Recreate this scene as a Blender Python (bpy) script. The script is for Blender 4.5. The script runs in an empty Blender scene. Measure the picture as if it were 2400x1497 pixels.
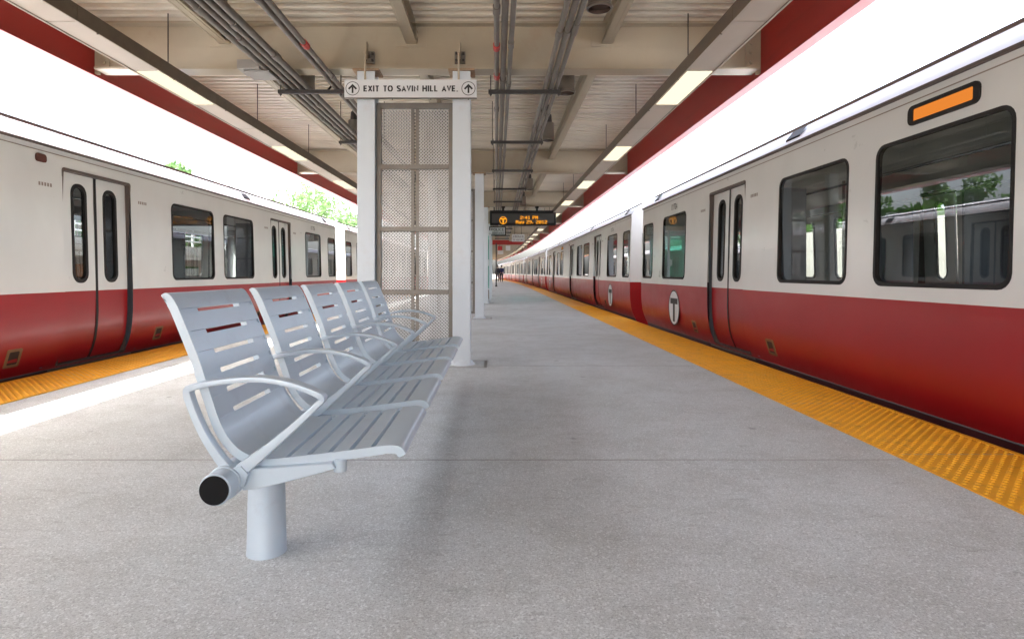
import bpy, bmesh, math, random
from mathutils import Vector, Matrix
R = math.radians
random.seed(7)
S = bpy.context.scene
COL = S.collection
H = 0.95          # eye height
F = 1400.0        # focal length in photo pixels (2400 wide)

# ------------------------------------------------------------------ helpers
def bend(y):
    """The platform, canopy and right-hand train curve gently to the left far away."""
    return -(max(0.0, y - 35.0) ** 2) / 1600.0

class MB:
    def __init__(self):
        self.v = []; self.f = []; self.m = []
    def add(self, vs, fs, mi=0):
        o = len(self.v)
        self.v += [tuple(p) for p in vs]
        for f in fs:
            self.f.append(tuple(i + o for i in f)); self.m.append(mi)
        return self
    def box(self, x0, x1, y0, y1, z0, z1, mi=0):
        vs = [(x0,y0,z0),(x1,y0,z0),(x1,y1,z0),(x0,y1,z0),(x0,y0,z1),(x1,y0,z1),(x1,y1,z1),(x0,y1,z1)]
        return self.add(vs, [(3,2,1,0),(4,5,6,7),(0,1,5,4),(1,2,6,5),(2,3,7,6),(3,0,4,7)], mi)
    def lsweep(self, prof, ys, mi=0, caps=True, closed=True):
        """profile [(x,z)] (counter-clockwise seen from -Y) swept along the stations ys."""
        n = len(prof); vs = []; fs = []
        for y in ys:
            vs += [(x, y, z) for x, z in prof]
        for k in range(len(ys) - 1):
            for i in range(n if closed else n - 1):
                j = (i + 1) % n
                fs.append((k*n+i, k*n+j, (k+1)*n+j, (k+1)*n+i))
        if caps and closed:
            fs.append(tuple(range(n-1, -1, -1)))
            fs.append(tuple((len(ys)-1)*n + i for i in range(n)))
        return self.add(vs, fs, mi)
    def lbox(self, x0, x1, ys, z0, z1, mi=0):
        return self.lsweep([(x0,z0),(x1,z0),(x1,z1),(x0,z1)], ys, mi)
    def cyl(self, p0, p1, r0, r1=None, n=16, mi=0, caps=True):
        p0 = Vector(p0); p1 = Vector(p1); r1 = r0 if r1 is None else r1
        d = (p1 - p0).normalized()
        a = d.orthogonal().normalized(); b = d.cross(a)
        vs = []
        for p, r in ((p0, r0), (p1, r1)):
            for i in range(n):
                t = 2*math.pi*i/n
                vs.append(p + a*(r*math.cos(t)) + b*(r*math.sin(t)))
        fs = [(i, (i+1) % n, n+(i+1) % n, n+i) for i in range(n)]
        if caps:
            fs += [tuple(range(n-1, -1, -1)), tuple(range(n, 2*n))]
        return self.add(vs, fs, mi)
    def tube(self, pts, r, n=8, mi=0):
        rs = r if isinstance(r, (list, tuple)) else [r]*len(pts)
        pts = [Vector(p) for p in pts]; vs = []
        prev = None
        for k, p in enumerate(pts):
            d = (pts[min(k+1, len(pts)-1)] - pts[max(k-1, 0)]).normalized()
            a = d.orthogonal().normalized() if prev is None else (prev - d*prev.dot(d)).normalized()
            prev = a; b = d.cross(a)
            for i in range(n):
                t = 2*math.pi*i/n
                vs.append(p + a*(rs[k]*math.cos(t)) + b*(rs[k]*math.sin(t)))
        fs = []
        for k in range(len(pts)-1):
            for i in range(n):
                fs.append((k*n+i, k*n+(i+1) % n, (k+1)*n+(i+1) % n, (k+1)*n+i))
        fs += [tuple(range(n-1, -1, -1)), tuple((len(pts)-1)*n+i for i in range(n))]
        return self.add(vs, fs, mi)
    def prism_xz(self, poly, y0, y1, mi=0):
        return self.lsweep(poly, [y0, y1], mi)
    def lathe(self, prof, c=(0,0,0), n=20, mi=0):
        """profile [(r,z)] bottom to top round the vertical axis at c."""
        vs = []; fs = []; m = len(prof)
        for i in range(n):
            t = 2*math.pi*i/n
            vs += [(c[0]+r*math.cos(t), c[1]+r*math.sin(t), c[2]+z) for r, z in prof]
        for i in range(n):
            j = (i+1) % n
            for k in range(m-1):
                fs.append((i*m+k, j*m+k, j*m+k+1, i*m+k+1))
        return self.add(vs, fs, mi)
    def ball(self, c, rx, ry, rz, n=12, m=8, mi=0):
        vs = []; fs = []
        for k in range(m+1):
            ph = math.pi*k/m - math.pi/2
            for i in range(n):
                t = 2*math.pi*i/n
                vs.append((c[0]+rx*math.cos(ph)*math.cos(t), c[1]+ry*math.cos(ph)*math.sin(t), c[2]+rz*math.sin(ph)))
        for k in range(m):
            for i in range(n):
                fs.append((k*n+i, k*n+(i+1) % n, (k+1)*n+(i+1) % n, (k+1)*n+i))
        return self.add(vs, fs, mi)
    def build(self, name, mats, parent=None, smooth=False, curve=False, bevel=0, segs=2, angle=35, fixn=False):
        me = bpy.data.meshes.new(name)
        vs = [(x + bend(y), y, z) for x, y, z in self.v] if curve else self.v
        me.from_pydata(vs, [], self.f)
        if not isinstance(mats, (list, tuple)): mats = [mats]
        for m in mats: me.materials.append(m)
        if len(mats) > 1: me.polygons.foreach_set('material_index', self.m)
        if fixn:
            bm = bmesh.new(); bm.from_mesh(me)
            bmesh.ops.recalc_face_normals(bm, faces=bm.faces); bm.to_mesh(me); bm.free()
        me.update()
        if smooth:
            me.shade_smooth()
            me.set_sharp_from_angle(angle=R(angle))
        o = bpy.data.objects.new(name, me)
        COL.objects.link(o)
        if parent is not None: o.parent = parent
        if bevel:
            b = o.modifiers.new('bevel', 'BEVEL'); b.width = bevel; b.segments = segs
            b.limit_method = 'ANGLE'; b.angle_limit = R(40)
        return o

def tag(o, label=None, cat=None, group=None, kind=None):
    if label: o['label'] = label
    if cat: o['category'] = cat
    if group: o['group'] = group
    if kind: o['kind'] = kind
    return o

def thing(name, label, cat, loc=(0,0,0), rz=0, group=None):
    o = bpy.data.objects.new(name, None); COL.objects.link(o)
    o.empty_display_size = 0.1
    o.location = loc; o.rotation_euler = (0, 0, rz)
    return tag(o, label, cat, group)

def copy_tree(o, parent=None):
    c = o.copy(); COL.objects.link(c)
    if parent is not None: c.parent = parent
    for ch in list(o.children): copy_tree(ch, c)
    return c

def text_mesh(s, size, bold=0.0, spacing=1.0, width=1.0, align='CENTER', res=3):
    """flat text in XY as (verts, faces)"""
    cu = bpy.data.curves.new('lettering', 'FONT')
    cu.body = s; cu.size = size; cu.offset = bold; cu.space_character = spacing
    cu.align_x = align; cu.align_y = 'CENTER'; cu.resolution_u = res; cu.extrude = 0.0
    o = bpy.data.objects.new('lettering', cu); COL.objects.link(o)
    dg = bpy.context.evaluated_depsgraph_get()
    me = bpy.data.meshes.new_from_object(o.evaluated_get(dg))
    vs = [(v.co.x*width, v.co.y, v.co.z) for v in me.vertices]; fs = [tuple(p.vertices) for p in me.polygons]
    bpy.data.objects.remove(o); bpy.data.curves.remove(cu); bpy.data.meshes.remove(me)
    return vs, fs

def put_text(mb, s, size, org, right, up, mi=0, **k):
    vs, fs = text_mesh(s, size, **k)
    org = Vector(org); right = Vector(right); up = Vector(up)
    mb.add([org + right*x + up*y for x, y, z in vs], fs, mi)

def arc(cx, cy, rx, ry, a0, a1, n=10):
    return [(cx+rx*math.cos(R(a0+(a1-a0)*i/n)), cy+ry*math.sin(R(a0+(a1-a0)*i/n))) for i in range(n+1)]
def glyph(ch):
    """capital letters and figures as centre-line strokes on a 1-high body: (advance width, strokes)"""
    S_ = arc(.30,.745,.235,.19,25,270,12)[:-1] + arc(.30,.265,.25,.20,90,-160,12)
    G = {'E': (.56, [[(.5,.935),(.065,.935),(.065,.065),(.515,.065)],[(.065,.515),(.46,.515)]]),
         'F': (.52, [[(.49,.935),(.065,.935),(.065,0)],[(.065,.50),(.43,.50)]]),
         'X': (.62, [[(.06,1),(.56,0)],[(.56,1),(.06,0)]]), 'I': (.19, [[(.095,0),(.095,1)]]),
         'T': (.58, [[(.02,.935),(.56,.935)],[(.29,.93),(.29,0)]]),
         'O': (.76, [arc(.38,.5,.315,.435,90,450,28)]), 'S': (.62, [S_]),
         'A': (.66, [[(.05,0),(.33,.97),(.61,0)],[(.16,.32),(.50,.32)]]),
         'V': (.62, [[(.05,1),(.31,.03),(.57,1)]]),
         'W': (.92, [[(.05,1),(.25,.03),(.46,.97),(.67,.03),(.87,1)]]),
         'N': (.68, [[(.075,0),(.075,.97),(.605,.03),(.605,1)]]),
         'H': (.68, [[(.075,0),(.075,1)],[(.605,0),(.605,1)],[(.08,.52),(.60,.52)]]),
         'L': (.53, [[(.075,1),(.075,.065),(.50,.065)]]),
         'P': (.61, [[(.075,0),(.075,.935)]+[(.32,.935)]+arc(.32,.695,.225,.24,90,-90,9)+[(.08,.455)]]),
         'C': (.70, [arc(.37,.5,.305,.435,40,320,20)]),
         'B': (.64, [[(.075,.065),(.075,.935),(.33,.935)]+arc(.33,.73,.19,.205,90,-90,8)+[(.08,.525)],[(.33,.525)]+arc(.34,.295,.22,.23,90,-90,8)+[(.08,.065)]]),
         'U': (.68, [[(.075,1)]+arc(.34,.34,.265,.275,180,360,14)+[(.605,1)]]),
         'D': (.69, [[(.075,.5),(.075,.935),(.30,.935)]+arc(.30,.5,.31,.435,90,-90,14)+[(.075,.065),(.075,.51)]]),
         '.': (.22, [[(.11,0),(.11,.14)]]), ' ': (.36, []),
         '0': (.58, [arc(.29,.5,.22,.435,90,450,24)]), '1': (.58, [[(.12,.76),(.33,.95),(.33,0)]]),
         '2': (.58, [arc(.29,.70,.215,.235,170,-30,10)+[(.09,.065),(.53,.065)]]),
         '4': (.58, [[(.54,.27),(.06,.27),(.41,.96),(.41,0)]]), '5': (.58, [[(.49,.935),(.14,.935),(.10,.52)]+arc(.28,.32,.23,.255,125,-150,12)]),
         '6': (.58, [[(.45,.95)]+arc(.33,.33,.27,.60,120,180,6)+arc(.29,.31,.22,.25,180,-180,16)]),
         '7': (.58, [[(.06,.935),(.51,.935),(.22,0)]])}
    return G[ch]
def signage(mb, text, h, org, right, up, weight=.13, track=.10, width=None, mi=0, out=(0,-1,0)):
    """lettering of cap height h centred on org, as mitred ribbons"""
    org = Vector(org); right = Vector(right); up = Vector(up); out = Vector(out)
    x = 0; rib = []
    for ch in text:
        w, st = glyph(ch)
        for p in st: rib.append([(a+x, b) for a, b in p])
        x += w + track
    x -= track
    kx = (width/(x*h)) if width else 1.0
    hw = weight/2; lift = 0
    for p in rib:
        closed = math.dist(p[0], p[-1]) < 1e-4
        n = len(p); L_, R_ = [], []
        for i in range(n):
            if closed: a, b = p[(i-1) % (n-1)], p[(i+1) % (n-1)]
            else: a, b = p[max(0, i-1)], p[min(n-1, i+1)]
            c = p[i]
            d1 = Vector((c[0]-a[0], c[1]-a[1])); d2 = Vector((b[0]-c[0], b[1]-c[1]))
            if d1.length < 1e-6: d1 = d2
            if d2.length < 1e-6: d2 = d1
            d1.normalize(); d2.normalize(); t = (d1+d2)
            t = d1 if t.length < 1e-3 else t.normalized()
            nn = Vector((-t.y, t.x)); k = hw/max(.42, nn.dot(Vector((-d1.y, d1.x))))
            L_.append((c[0]+nn.x*k, c[1]+nn.y*k)); R_.append((c[0]-nn.x*k, c[1]-nn.y*k))
        lift += 1
        z = out*(0.00008*(lift % 3))
        vs = [org + right*((q[0]-x/2)*h*kx) + up*((min(1.0, max(0.0, q[1]))-.5)*h) + z for q in L_+R_]
        mb.add(vs, [(i, i+1, n+i+1, n+i) for i in range(n-1)], mi)
PIX = {'2': '01110 10001 00001 00110 01000 10000 11111', ':': '000 010 010 000 010 010 000', '4': '00010 00110 01010 10010 11111 00010 00010', '1': '00100 01100 00100 00100 00100 00100 01110',
       'P': '11110 10001 10001 11110 10000 10000 10000', 'M': '10001 11011 10101 10101 10001 10001 10001', 'a': '00000 00000 01110 00001 01111 10001 01111', 'y': '00000 10001 10001 10001 01111 00001 01110',
       '9': '01110 10001 10001 01111 00001 00010 01100', ',': '000 000 000 000 010 010 100', '0': '01110 10001 10011 10101 11001 10001 01110', ' ': '000 000 000 000 000 000 000'}
def pixels(mb, text, ph, org):
    """LED lettering: one lit square per lamp, 7 lamps high, pitch ph, starting at org"""
    x = 0
    for ch in text:
        rows = PIX[ch].split()
        for r, row in enumerate(rows):
            for c, b in enumerate(row):
                if b == '1':
                    X = org[0] + (x+c)*ph; Z = org[2] - r*ph
                    mb.add([(X, org[1], Z-ph*.98), (X+ph*1.35, org[1], Z-ph*.98), (X+ph*1.35, org[1]-0.0001, Z), (X, org[1]-0.0001, Z)], [(0,1,2,3)])
        x += len(rows[0]) + 1
    return x*ph
def ring2(mb, org, right, up, r0, r1, n=32, mi=0, sx=1.0):
    org = Vector(org); right = Vector(right); up = Vector(up)
    vs = []
    for r in (r0, r1):
        for i in range(n):
            t = 2*math.pi*i/n
            vs.append(org + right*(sx*r*math.cos(t)) + up*(r*math.sin(t)))
    mb.add(vs, [(i, (i+1) % n, n+(i+1) % n, n+i) for i in range(n)], mi)

def disc2(mb, org, right, up, r, n=32, mi=0):
    org = Vector(org); right = Vector(right); up = Vector(up)
    mb.add([org + right*(r*math.cos(2*math.pi*i/n)) + up*(r*math.sin(2*math.pi*i/n)) for i in range(n)], [tuple(range(n))], mi)

def quad2(mb, org, right, up, pts, mi=0):
    org = Vector(org); right = Vector(right); up = Vector(up)
    mb.add([org + right*x + up*y for x, y in pts], [tuple(range(len(pts)))], mi)

# ------------------------------------------------------------------ materials
class NT:
    def __init__(self, name):
        self.mat = bpy.data.materials.new(name); self.mat.use_nodes = True
        self.t = self.mat.node_tree; self.t.nodes.clear()
        self.out = self.t.nodes.new('ShaderNodeOutputMaterial')
    def n(self, typ, **k):
        o = self.t.nodes.new(typ)
        for a, b in k.items(): setattr(o, a, b)
        return o
    def l(self, a, b): self.t.links.new(a, b)
    def math(self, op, a, b=None):
        m = self.n('ShaderNodeMath', operation=op)
        for i, x in enumerate((a, b)):
            if x is None: continue
            if isinstance(x, (int, float)): m.inputs[i].default_value = x
            else: self.l(x, m.inputs[i])
        return m.outputs[0]
    def coord(self):
        return self.n('ShaderNodeTexCoord').outputs['Object']
    def noise(self, vec, scale, detail=4, rough=0.55, stretch=None):
        if stretch:
            mp = self.n('ShaderNodeMapping'); mp.inputs['Scale'].default_value = stretch
            self.l(vec, mp.inputs['Vector']); vec = mp.outputs['Vector']
        t = self.n('ShaderNodeTexNoise'); t.inputs['Scale'].default_value = scale
        t.inputs['Detail'].default_value = detail; t.inputs['Roughness'].default_value = rough
        self.l(vec, t.inputs['Vector']); return t.outputs['Fac']
    def ramp(self, fac, stops):
        r = self.n('ShaderNodeValToRGB'); e = r.color_ramp.elements
        while len(e) < len(stops): e.new(0.5)
        for q, (p, c) in zip(e, stops):
            q.position = p; q.color = (*c, 1) if len(c) == 3 else c
        self.l(fac, r.inputs['Fac']); return r.outputs['Color']
    def mix(self, fac, a, b):
        m = self.n('ShaderNodeMix', data_type='RGBA')
        for sock, x in ((m.inputs[0], fac), (m.inputs[6], a), (m.inputs[7], b)):
            if isinstance(x, (int, float)): sock.default_value = x
            elif isinstance(x, tuple): sock.default_value = (*x, 1)
            else: self.l(x, sock)
        return m.outputs[2]
    def bump(self, h, strength=0.2, dist=0.01):
        b = self.n('ShaderNodeBump'); b.inputs['Strength'].default_value = strength
        b.inputs['Distance'].default_value = dist
        self.l(h, b.inputs['Height']); return b.outputs['Normal']
    def bsdf(self, color, rough=0.5, metal=0.0, normal=None, coat=0.0, spec=0.5):
        p = self.n('ShaderNodeBsdfPrincipled')
        for key, x in (('Base Color', color), ('Roughness', rough)):
            if isinstance(x, tuple): p.inputs[key].default_value = (*x, 1)
            elif isinstance(x, (int, float)): p.inputs[key].default_value = x
            else: self.l(x, p.inputs[key])
        p.inputs['Metallic'].default_value = metal
        p.inputs['Coat Weight'].default_value = coat
        p.inputs['Coat Roughness'].default_value = 0.12
        p.inputs['Specular IOR Level'].default_value = spec
        if normal is not None: self.l(normal, p.inputs['Normal'])
        return p
    def done(self, shader):
        self.l(shader.outputs[0] if hasattr(shader, 'outputs') else shader, self.out.inputs['Surface']); return self.mat

def lerp(c, k): return tuple(x*k for x in c)

def paint(name, c, rough=0.45, metal=0.0, var=0.10, scale=3.0, dirt=None, dirt_amt=0.0, bump=0.02, coat=0.0, stretch=None, spec=0.5):
    m = NT(name); v = m.coord()
    a = m.noise(v, scale, 5, 0.6, stretch)
    col = m.ramp(a, [(0.3, lerp(c, 1-var)), (0.7, lerp(c, 1+var))])
    if dirt:
        d = m.noise(v, scale*2.3, 8, 0.65, stretch)
        f = m.ramp(d, [(0.56, (0,0,0)), (0.72, (dirt_amt,)*3)])
        col = m.mix(f, col, dirt)
    g = m.noise(v, 60, 3, 0.6)
    rr = m.math('ADD', m.math('MULTIPLY', a, 0.2), rough-0.1)
    return m.done(m.bsdf(col, rr, metal, m.bump(g, bump*4, 0.003) if bump else None, coat, spec))

def concrete(name, c, joint=None):
    m = NT(name); v = m.coord()
    big = m.noise(v, 0.45, 6, 0.62)
    mid = m.noise(v, 2.6, 8, 0.7)
    fine = m.noise(v, 170, 3, 0.8)
    grit = m.noise(v, 480, 2, 0.6)
    streak = m.noise(v, 2.0, 6, 0.7, (3.2, 13.0, 1.0))
    col = m.ramp(big, [(0.30, (c[0]*0.83, c[1]*0.815, c[2]*0.78)), (0.52, c), (0.75, lerp(c, 1.12))])
    col = m.mix(m.ramp(mid, [(0.44, (0,0,0)), (0.70, (0.6,)*3)]), col, (c[0]*0.64, c[1]*0.62, c[2]*0.58))
    col = m.mix(m.ramp(streak, [(0.57, (0,0,0)), (0.70, (0.6,)*3)]), col, (c[0]*0.48, c[1]*0.46, c[2]*0.44))
    col = m.mix(m.ramp(fine, [(0.36, (0.75,)*3), (0.50, (0,0,0))]), col, lerp(c, 0.42))
    col = m.mix(m.ramp(grit, [(0.56, (0,0,0)), (0.70, (0.7,)*3)]), col, lerp(c, 1.55))
    gv = m.n('ShaderNodeTexVoronoi'); gv.inputs['Scale'].default_value = 170; m.l(v, gv.inputs['Vector'])
    gs = m.n('ShaderNodeSeparateColor'); m.l(gv.outputs['Color'], gs.inputs[0])
    col = m.mix(m.ramp(gs.outputs[0], [(0.0, (0.5,)*3), (0.30, (0,0,0))]), col, lerp(c, 0.5))
    col = m.mix(m.ramp(gs.outputs[1], [(0.75, (0,0,0)), (1.0, (0.5,)*3)]), col, lerp(c, 1.5))
    vo = m.n('ShaderNodeTexVoronoi'); vo.inputs['Scale'].default_value = 1.7; m.l(v, vo.inputs['Vector'])
    spot = m.math('ADD', vo.outputs['Distance'], m.math('MULTIPLY', m.noise(v, 22, 3, 0.6), 0.09))
    col = m.mix(m.ramp(spot, [(0.080, (0.55,)*3), (0.095, (0,0,0))]), col, lerp(c, 0.4))
    return m.done(m.bsdf(col, 0.82, 0.0, m.bump(m.math('ADD', fine, grit), 0.35, 0.004), spec=0.3))

def glass(name, tint, boost=1.0, rough=0.0, base=0.03):
    m = NT(name)
    tr = m.n('ShaderNodeBsdfTransparent'); tr.inputs['Color'].default_value = (*tint, 1)
    gl = m.n('ShaderNodeBsdfGlossy'); gl.inputs['Roughness'].default_value = rough
    gl.inputs['Color'].default_value = (0.95, 0.97, 1, 1)
    lw = m.n('ShaderNodeLayerWeight'); lw.inputs['Blend'].default_value = 0.5
    f = m.math('MINIMUM', m.math('ADD', m.math('MULTIPLY', m.math('POWER', lw.outputs['Facing'], 4.0), boost), base), 1.0)
    mx = m.n('ShaderNodeMixShader'); m.l(f, mx.inputs[0]); m.l(tr.outputs[0], mx.inputs[1]); m.l(gl.outputs[0], mx.inputs[2])
    return m.done(mx)

def emit(name, c, s):
    m = NT(name)
    e = m.n('ShaderNodeEmission'); e.inputs['Color'].default_value = (*c, 1); e.inputs['Strength'].default_value = s
    return m.done(e)

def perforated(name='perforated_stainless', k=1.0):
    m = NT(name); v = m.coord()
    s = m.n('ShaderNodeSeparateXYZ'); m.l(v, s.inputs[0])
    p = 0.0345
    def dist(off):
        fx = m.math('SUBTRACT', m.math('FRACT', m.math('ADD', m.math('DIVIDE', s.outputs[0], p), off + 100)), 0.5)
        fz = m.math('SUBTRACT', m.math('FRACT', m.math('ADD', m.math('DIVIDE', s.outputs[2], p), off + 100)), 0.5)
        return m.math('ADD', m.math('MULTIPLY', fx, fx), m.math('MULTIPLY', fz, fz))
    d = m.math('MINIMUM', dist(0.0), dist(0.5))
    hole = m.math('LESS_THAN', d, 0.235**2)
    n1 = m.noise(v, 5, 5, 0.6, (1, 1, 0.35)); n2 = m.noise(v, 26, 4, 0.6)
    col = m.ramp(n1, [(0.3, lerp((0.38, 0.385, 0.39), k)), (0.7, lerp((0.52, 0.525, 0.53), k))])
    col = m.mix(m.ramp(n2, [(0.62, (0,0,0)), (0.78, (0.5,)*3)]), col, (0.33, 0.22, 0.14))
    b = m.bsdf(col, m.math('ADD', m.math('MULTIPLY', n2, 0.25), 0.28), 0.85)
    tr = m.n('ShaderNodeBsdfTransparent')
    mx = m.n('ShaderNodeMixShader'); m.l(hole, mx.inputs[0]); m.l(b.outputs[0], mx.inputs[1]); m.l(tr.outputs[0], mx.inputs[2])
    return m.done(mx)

def carbody(name, c, rough, coat, grime):
    """gloss train paint: faint vertical streaks and a dusting of grime towards the sill."""
    m = NT(name); v = m.coord()
    a = m.noise(v, 1.1, 4, 0.5, (1, 1.0, 0.6)); b = m.noise(v, 5, 6, 0.65, (1, 0.5, 0.7))
    col = m.ramp(a, [(0.3, lerp(c, 0.93)), (0.7, lerp(c, 1.06))])
    col = m.mix(m.ramp(b, [(0.50, (0,0,0)), (0.85, (0.08,)*3)]), col, grime)
    rr = m.math('ADD', m.math('MULTIPLY', b, 0.22), rough-0.1)
    return m.done(m.bsdf(col, rr, 0.0, m.bump(m.noise(v, 1.7, 2, 0.4), 0.05, 0.02), coat))

def leafmat(name, c1, c2):
    m = NT(name); v = m.coord()
    a = m.noise(v, 1.2, 3, 0.6)
    col = m.ramp(a, [(0.35, c1), (0.65, c2)])
    d = m.n('ShaderNodeBsdfDiffuse'); t = m.n('ShaderNodeBsdfTranslucent')
    m.l(col, d.inputs[0]); m.l(col, t.inputs[0])
    mx = m.n('ShaderNodeMixShader'); mx.inputs[0].default_value = 0.45
    m.l(d.outputs[0], mx.inputs[1]); m.l(t.outputs[0], mx.inputs[2])
    return m.done(mx)

M = {}
M['concrete'] = concrete('platform_concrete', (0.565, 0.585, 0.58))
M['concrete_plain'] = concrete('wall_concrete', (0.36, 0.34, 0.31))
M['ballast'] = concrete('track_ballast', (0.16, 0.145, 0.13))
M['joint'] = paint('joint_filler', (0.33, 0.32, 0.31), 0.9)
M['yellow'] = paint('tactile_yellow', (0.80, 0.375, 0.014), 0.55, var=0.10, scale=5, dirt=(0.25, 0.13, 0.03), dirt_amt=0.5)
M['cream'] = paint('cream_steel_paint', (0.40, 0.345, 0.255), 0.45, var=0.06, scale=1.6, dirt=(0.34, 0.25, 0.17), dirt_amt=0.45)
M['deck'] = paint('galvanised_deck', (0.67, 0.615, 0.52), 0.42, metal=0.12, var=0.10, scale=0.9, dirt=(0.36, 0.27, 0.19), dirt_amt=0.35, stretch=(1, 2.5, 1))
M['white_column'] = paint('white_column_paint', (0.62, 0.675, 0.715), 0.4, var=0.03, scale=2, dirt=(0.5, 0.46, 0.42), dirt_amt=0.25)
M['rust'] = paint('rusty_edge', (0.36, 0.25, 0.16), 0.8, var=0.3, scale=20)
M['red_steel'] = paint('red_fascia_paint', (0.36, 0.018, 0.014), 0.42, var=0.09, scale=1.1, dirt=(0.2, 0.012, 0.010), dirt_amt=0.5, stretch=(1, 0.3, 2))
M['housing'] = paint('brown_metal_housing', (0.12, 0.088, 0.060), 0.5, metal=0.3, var=0.18, scale=6, dirt=(0.09, 0.06, 0.04), dirt_amt=0.6)
M['blank'] = paint('cream_soffit_panel', (0.52, 0.455, 0.375), 0.5, var=0.05, scale=2)
M['lit'] = emit('lit_diffuser', (1.0, 0.86, 0.60), 0.14)
M['conduit'] = paint('galvanised_conduit', (0.17, 0.150, 0.128), 0.5, metal=0.4, var=0.18, scale=5, dirt=(0.16, 0.12, 0.09), dirt_amt=0.6)
M['tape'] = paint('red_tape', (0.42, 0.03, 0.02), 0.5)
M['strut'] = paint('dark_channel', (0.05, 0.045, 0.042), 0.5, metal=0.4, var=0.2, scale=9)
M['black'] = paint('black_satin', (0.009, 0.009, 0.010), 0.5, var=0.1, spec=0.2)
M['rubber'] = paint('black_rubber', (0.016, 0.014, 0.014), 0.6, var=0.1, spec=0.3)
M['cap'] = paint('black_plastic_cap', (0.008, 0.008, 0.009), 0.75, var=0.1, spec=0.15, bump=0)
M['bench'] = paint('blue_grey_powder_coat', (0.50, 0.59, 0.665), 0.36, metal=0.15, var=0.035, scale=4, bump=0.01, dirt=(0.36, 0.39, 0.45), dirt_amt=0.3)
M['can'] = paint('can_aluminium', (0.24, 0.215, 0.185), 0.38, metal=0.6, var=0.1, scale=4)
M['lens'] = paint('dark_lens', (0.07, 0.045, 0.035), 0.25)
M['grey_box'] = paint('grey_box', (0.33, 0.32, 0.30), 0.5, metal=0.3)
M['sign_white'] = paint('sign_face', (0.65, 0.665, 0.67), 0.4, var=0.02)
M['ink'] = paint('sign_ink', (0.012, 0.012, 0.014), 0.5)
M['perf'] = perforated()
M['perf_back_shaded'] = perforated('perforated_rear_shaded', 0.22)  # same metal with shade behind the holes painted in as a darker colour
M['stainless'] = paint('stainless_frame', (0.20, 0.185, 0.165), 0.42, metal=0.6, var=0.12, scale=6, dirt=(0.22, 0.15, 0.09), dirt_amt=0.4)
M['car_white'] = carbody('train_white', (0.69, 0.69, 0.67), 0.3, 0.3, (0.45, 0.40, 0.34))
M['car_red'] = carbody('train_red', (0.31, 0.007, 0.009), 0.36, 0.12, (0.16, 0.012, 0.010))
M['car_skirt'] = paint('train_skirt', (0.060, 0.012, 0.014), 0.5, var=0.2, scale=4, dirt=(0.03, 0.02, 0.02), dirt_amt=0.8)
M['car_roof'] = paint('train_roof', (0.62, 0.63, 0.66), 0.35, metal=0.15, var=0.05, scale=1.5, dirt=(0.4, 0.38, 0.36), dirt_amt=0.4, stretch=(1, 0.3, 1))
M['gutter'] = paint('roof_gutter', (0.10, 0.075, 0.065), 0.5)
M['seam'] = paint('panel_seam', (0.26, 0.21, 0.18), 0.6)
M['glass'] = glass('window_glass', (0.60, 0.64, 0.63), 0.9, 0.0, 0.055)
M['shelter_glass'] = glass('green_glass', (0.55, 0.86, 0.77), 0.9, 0.0, 0.06)
M['amber'] = emit('amber_led', (1.0, 0.36, 0.012), 0.14)
M['amber_dim'] = emit('amber_panel', (1.0, 0.30, 0.045), 0.085)
M['screen'] = paint('grey_screen', (0.045, 0.045, 0.043), 0.4)
M['bronze'] = paint('bronze_hatch', (0.20, 0.115, 0.05), 0.5, var=0.2, scale=10)
M['hatch_dark'] = paint('hatch_recess', (0.03, 0.014, 0.01), 0.6)
M['lamp_red'] = paint('marker_lens', (0.10, 0.03, 0.02), 0.3)
M['int_wall'] = paint('interior_panel', (0.52, 0.51, 0.48), 0.5)
M['int_floor'] = paint('interior_floor', (0.10, 0.10, 0.10), 0.6)
M['int_seat'] = paint('interior_seat', (0.06, 0.07, 0.10), 0.5)
M['int_screen'] = paint('interior_partition', (0.17, 0.19, 0.23), 0.4)
M['pole'] = paint('steel_pole', (0.5, 0.5, 0.5), 0.25, metal=0.9)
M['rail'] = paint('railing_steel', (0.50, 0.50, 0.49), 0.4, metal=0.3)
M['rusty'] = paint('rusted_steel', (0.30, 0.13, 0.055), 0.8, var=0.3, scale=4)
M['bark'] = paint('tree_bark', (0.12, 0.09, 0.07), 0.9, var=0.3, scale=8)
M['bark_pale'] = paint('pale_bark', (0.07, 0.06, 0.055), 0.9, var=0.2, scale=8)
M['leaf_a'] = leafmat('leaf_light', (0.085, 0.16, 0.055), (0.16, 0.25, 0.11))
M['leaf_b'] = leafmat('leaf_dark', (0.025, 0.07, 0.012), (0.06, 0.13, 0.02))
M['facade'] = paint('white_facade', (0.72, 0.71, 0.70), 0.7, var=0.03)
M['facade_glass'] = paint('facade_glass', (0.25, 0.28, 0.32), 0.15)
M['skin'] = paint('skin', (0.35, 0.20, 0.14), 0.5)
M['navy'] = paint('navy_cloth', (0.012, 0.014, 0.065), 0.85, var=0.2, scale=8)
M['dark_cloth'] = paint('dark_cloth', (0.014, 0.015, 0.024), 0.85, var=0.2, scale=8)
M['hair'] = paint('dark_hair', (0.012, 0.009, 0.007), 0.6)
M['shoe'] = paint('black_shoe', (0.01, 0.01, 0.01), 0.5)
M['red_sign'] = paint('red_sign', (0.55, 0.03, 0.03), 0.4)

def frange(a, b, st):
    n = max(1, int(round((b-a)/st))); return [a + (b-a)*i/n for i in range(n+1)]
Y0, Y1 = -9.0, 101.0
YP = [-22.0, 0.0] + frange(17.0, 34.0, 17.0) + frange(38.0, Y1, 4.5)
YS = [Y0] + frange(17.0, 34.0, 17.0) + frange(38.0, Y1, 4.5)

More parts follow.
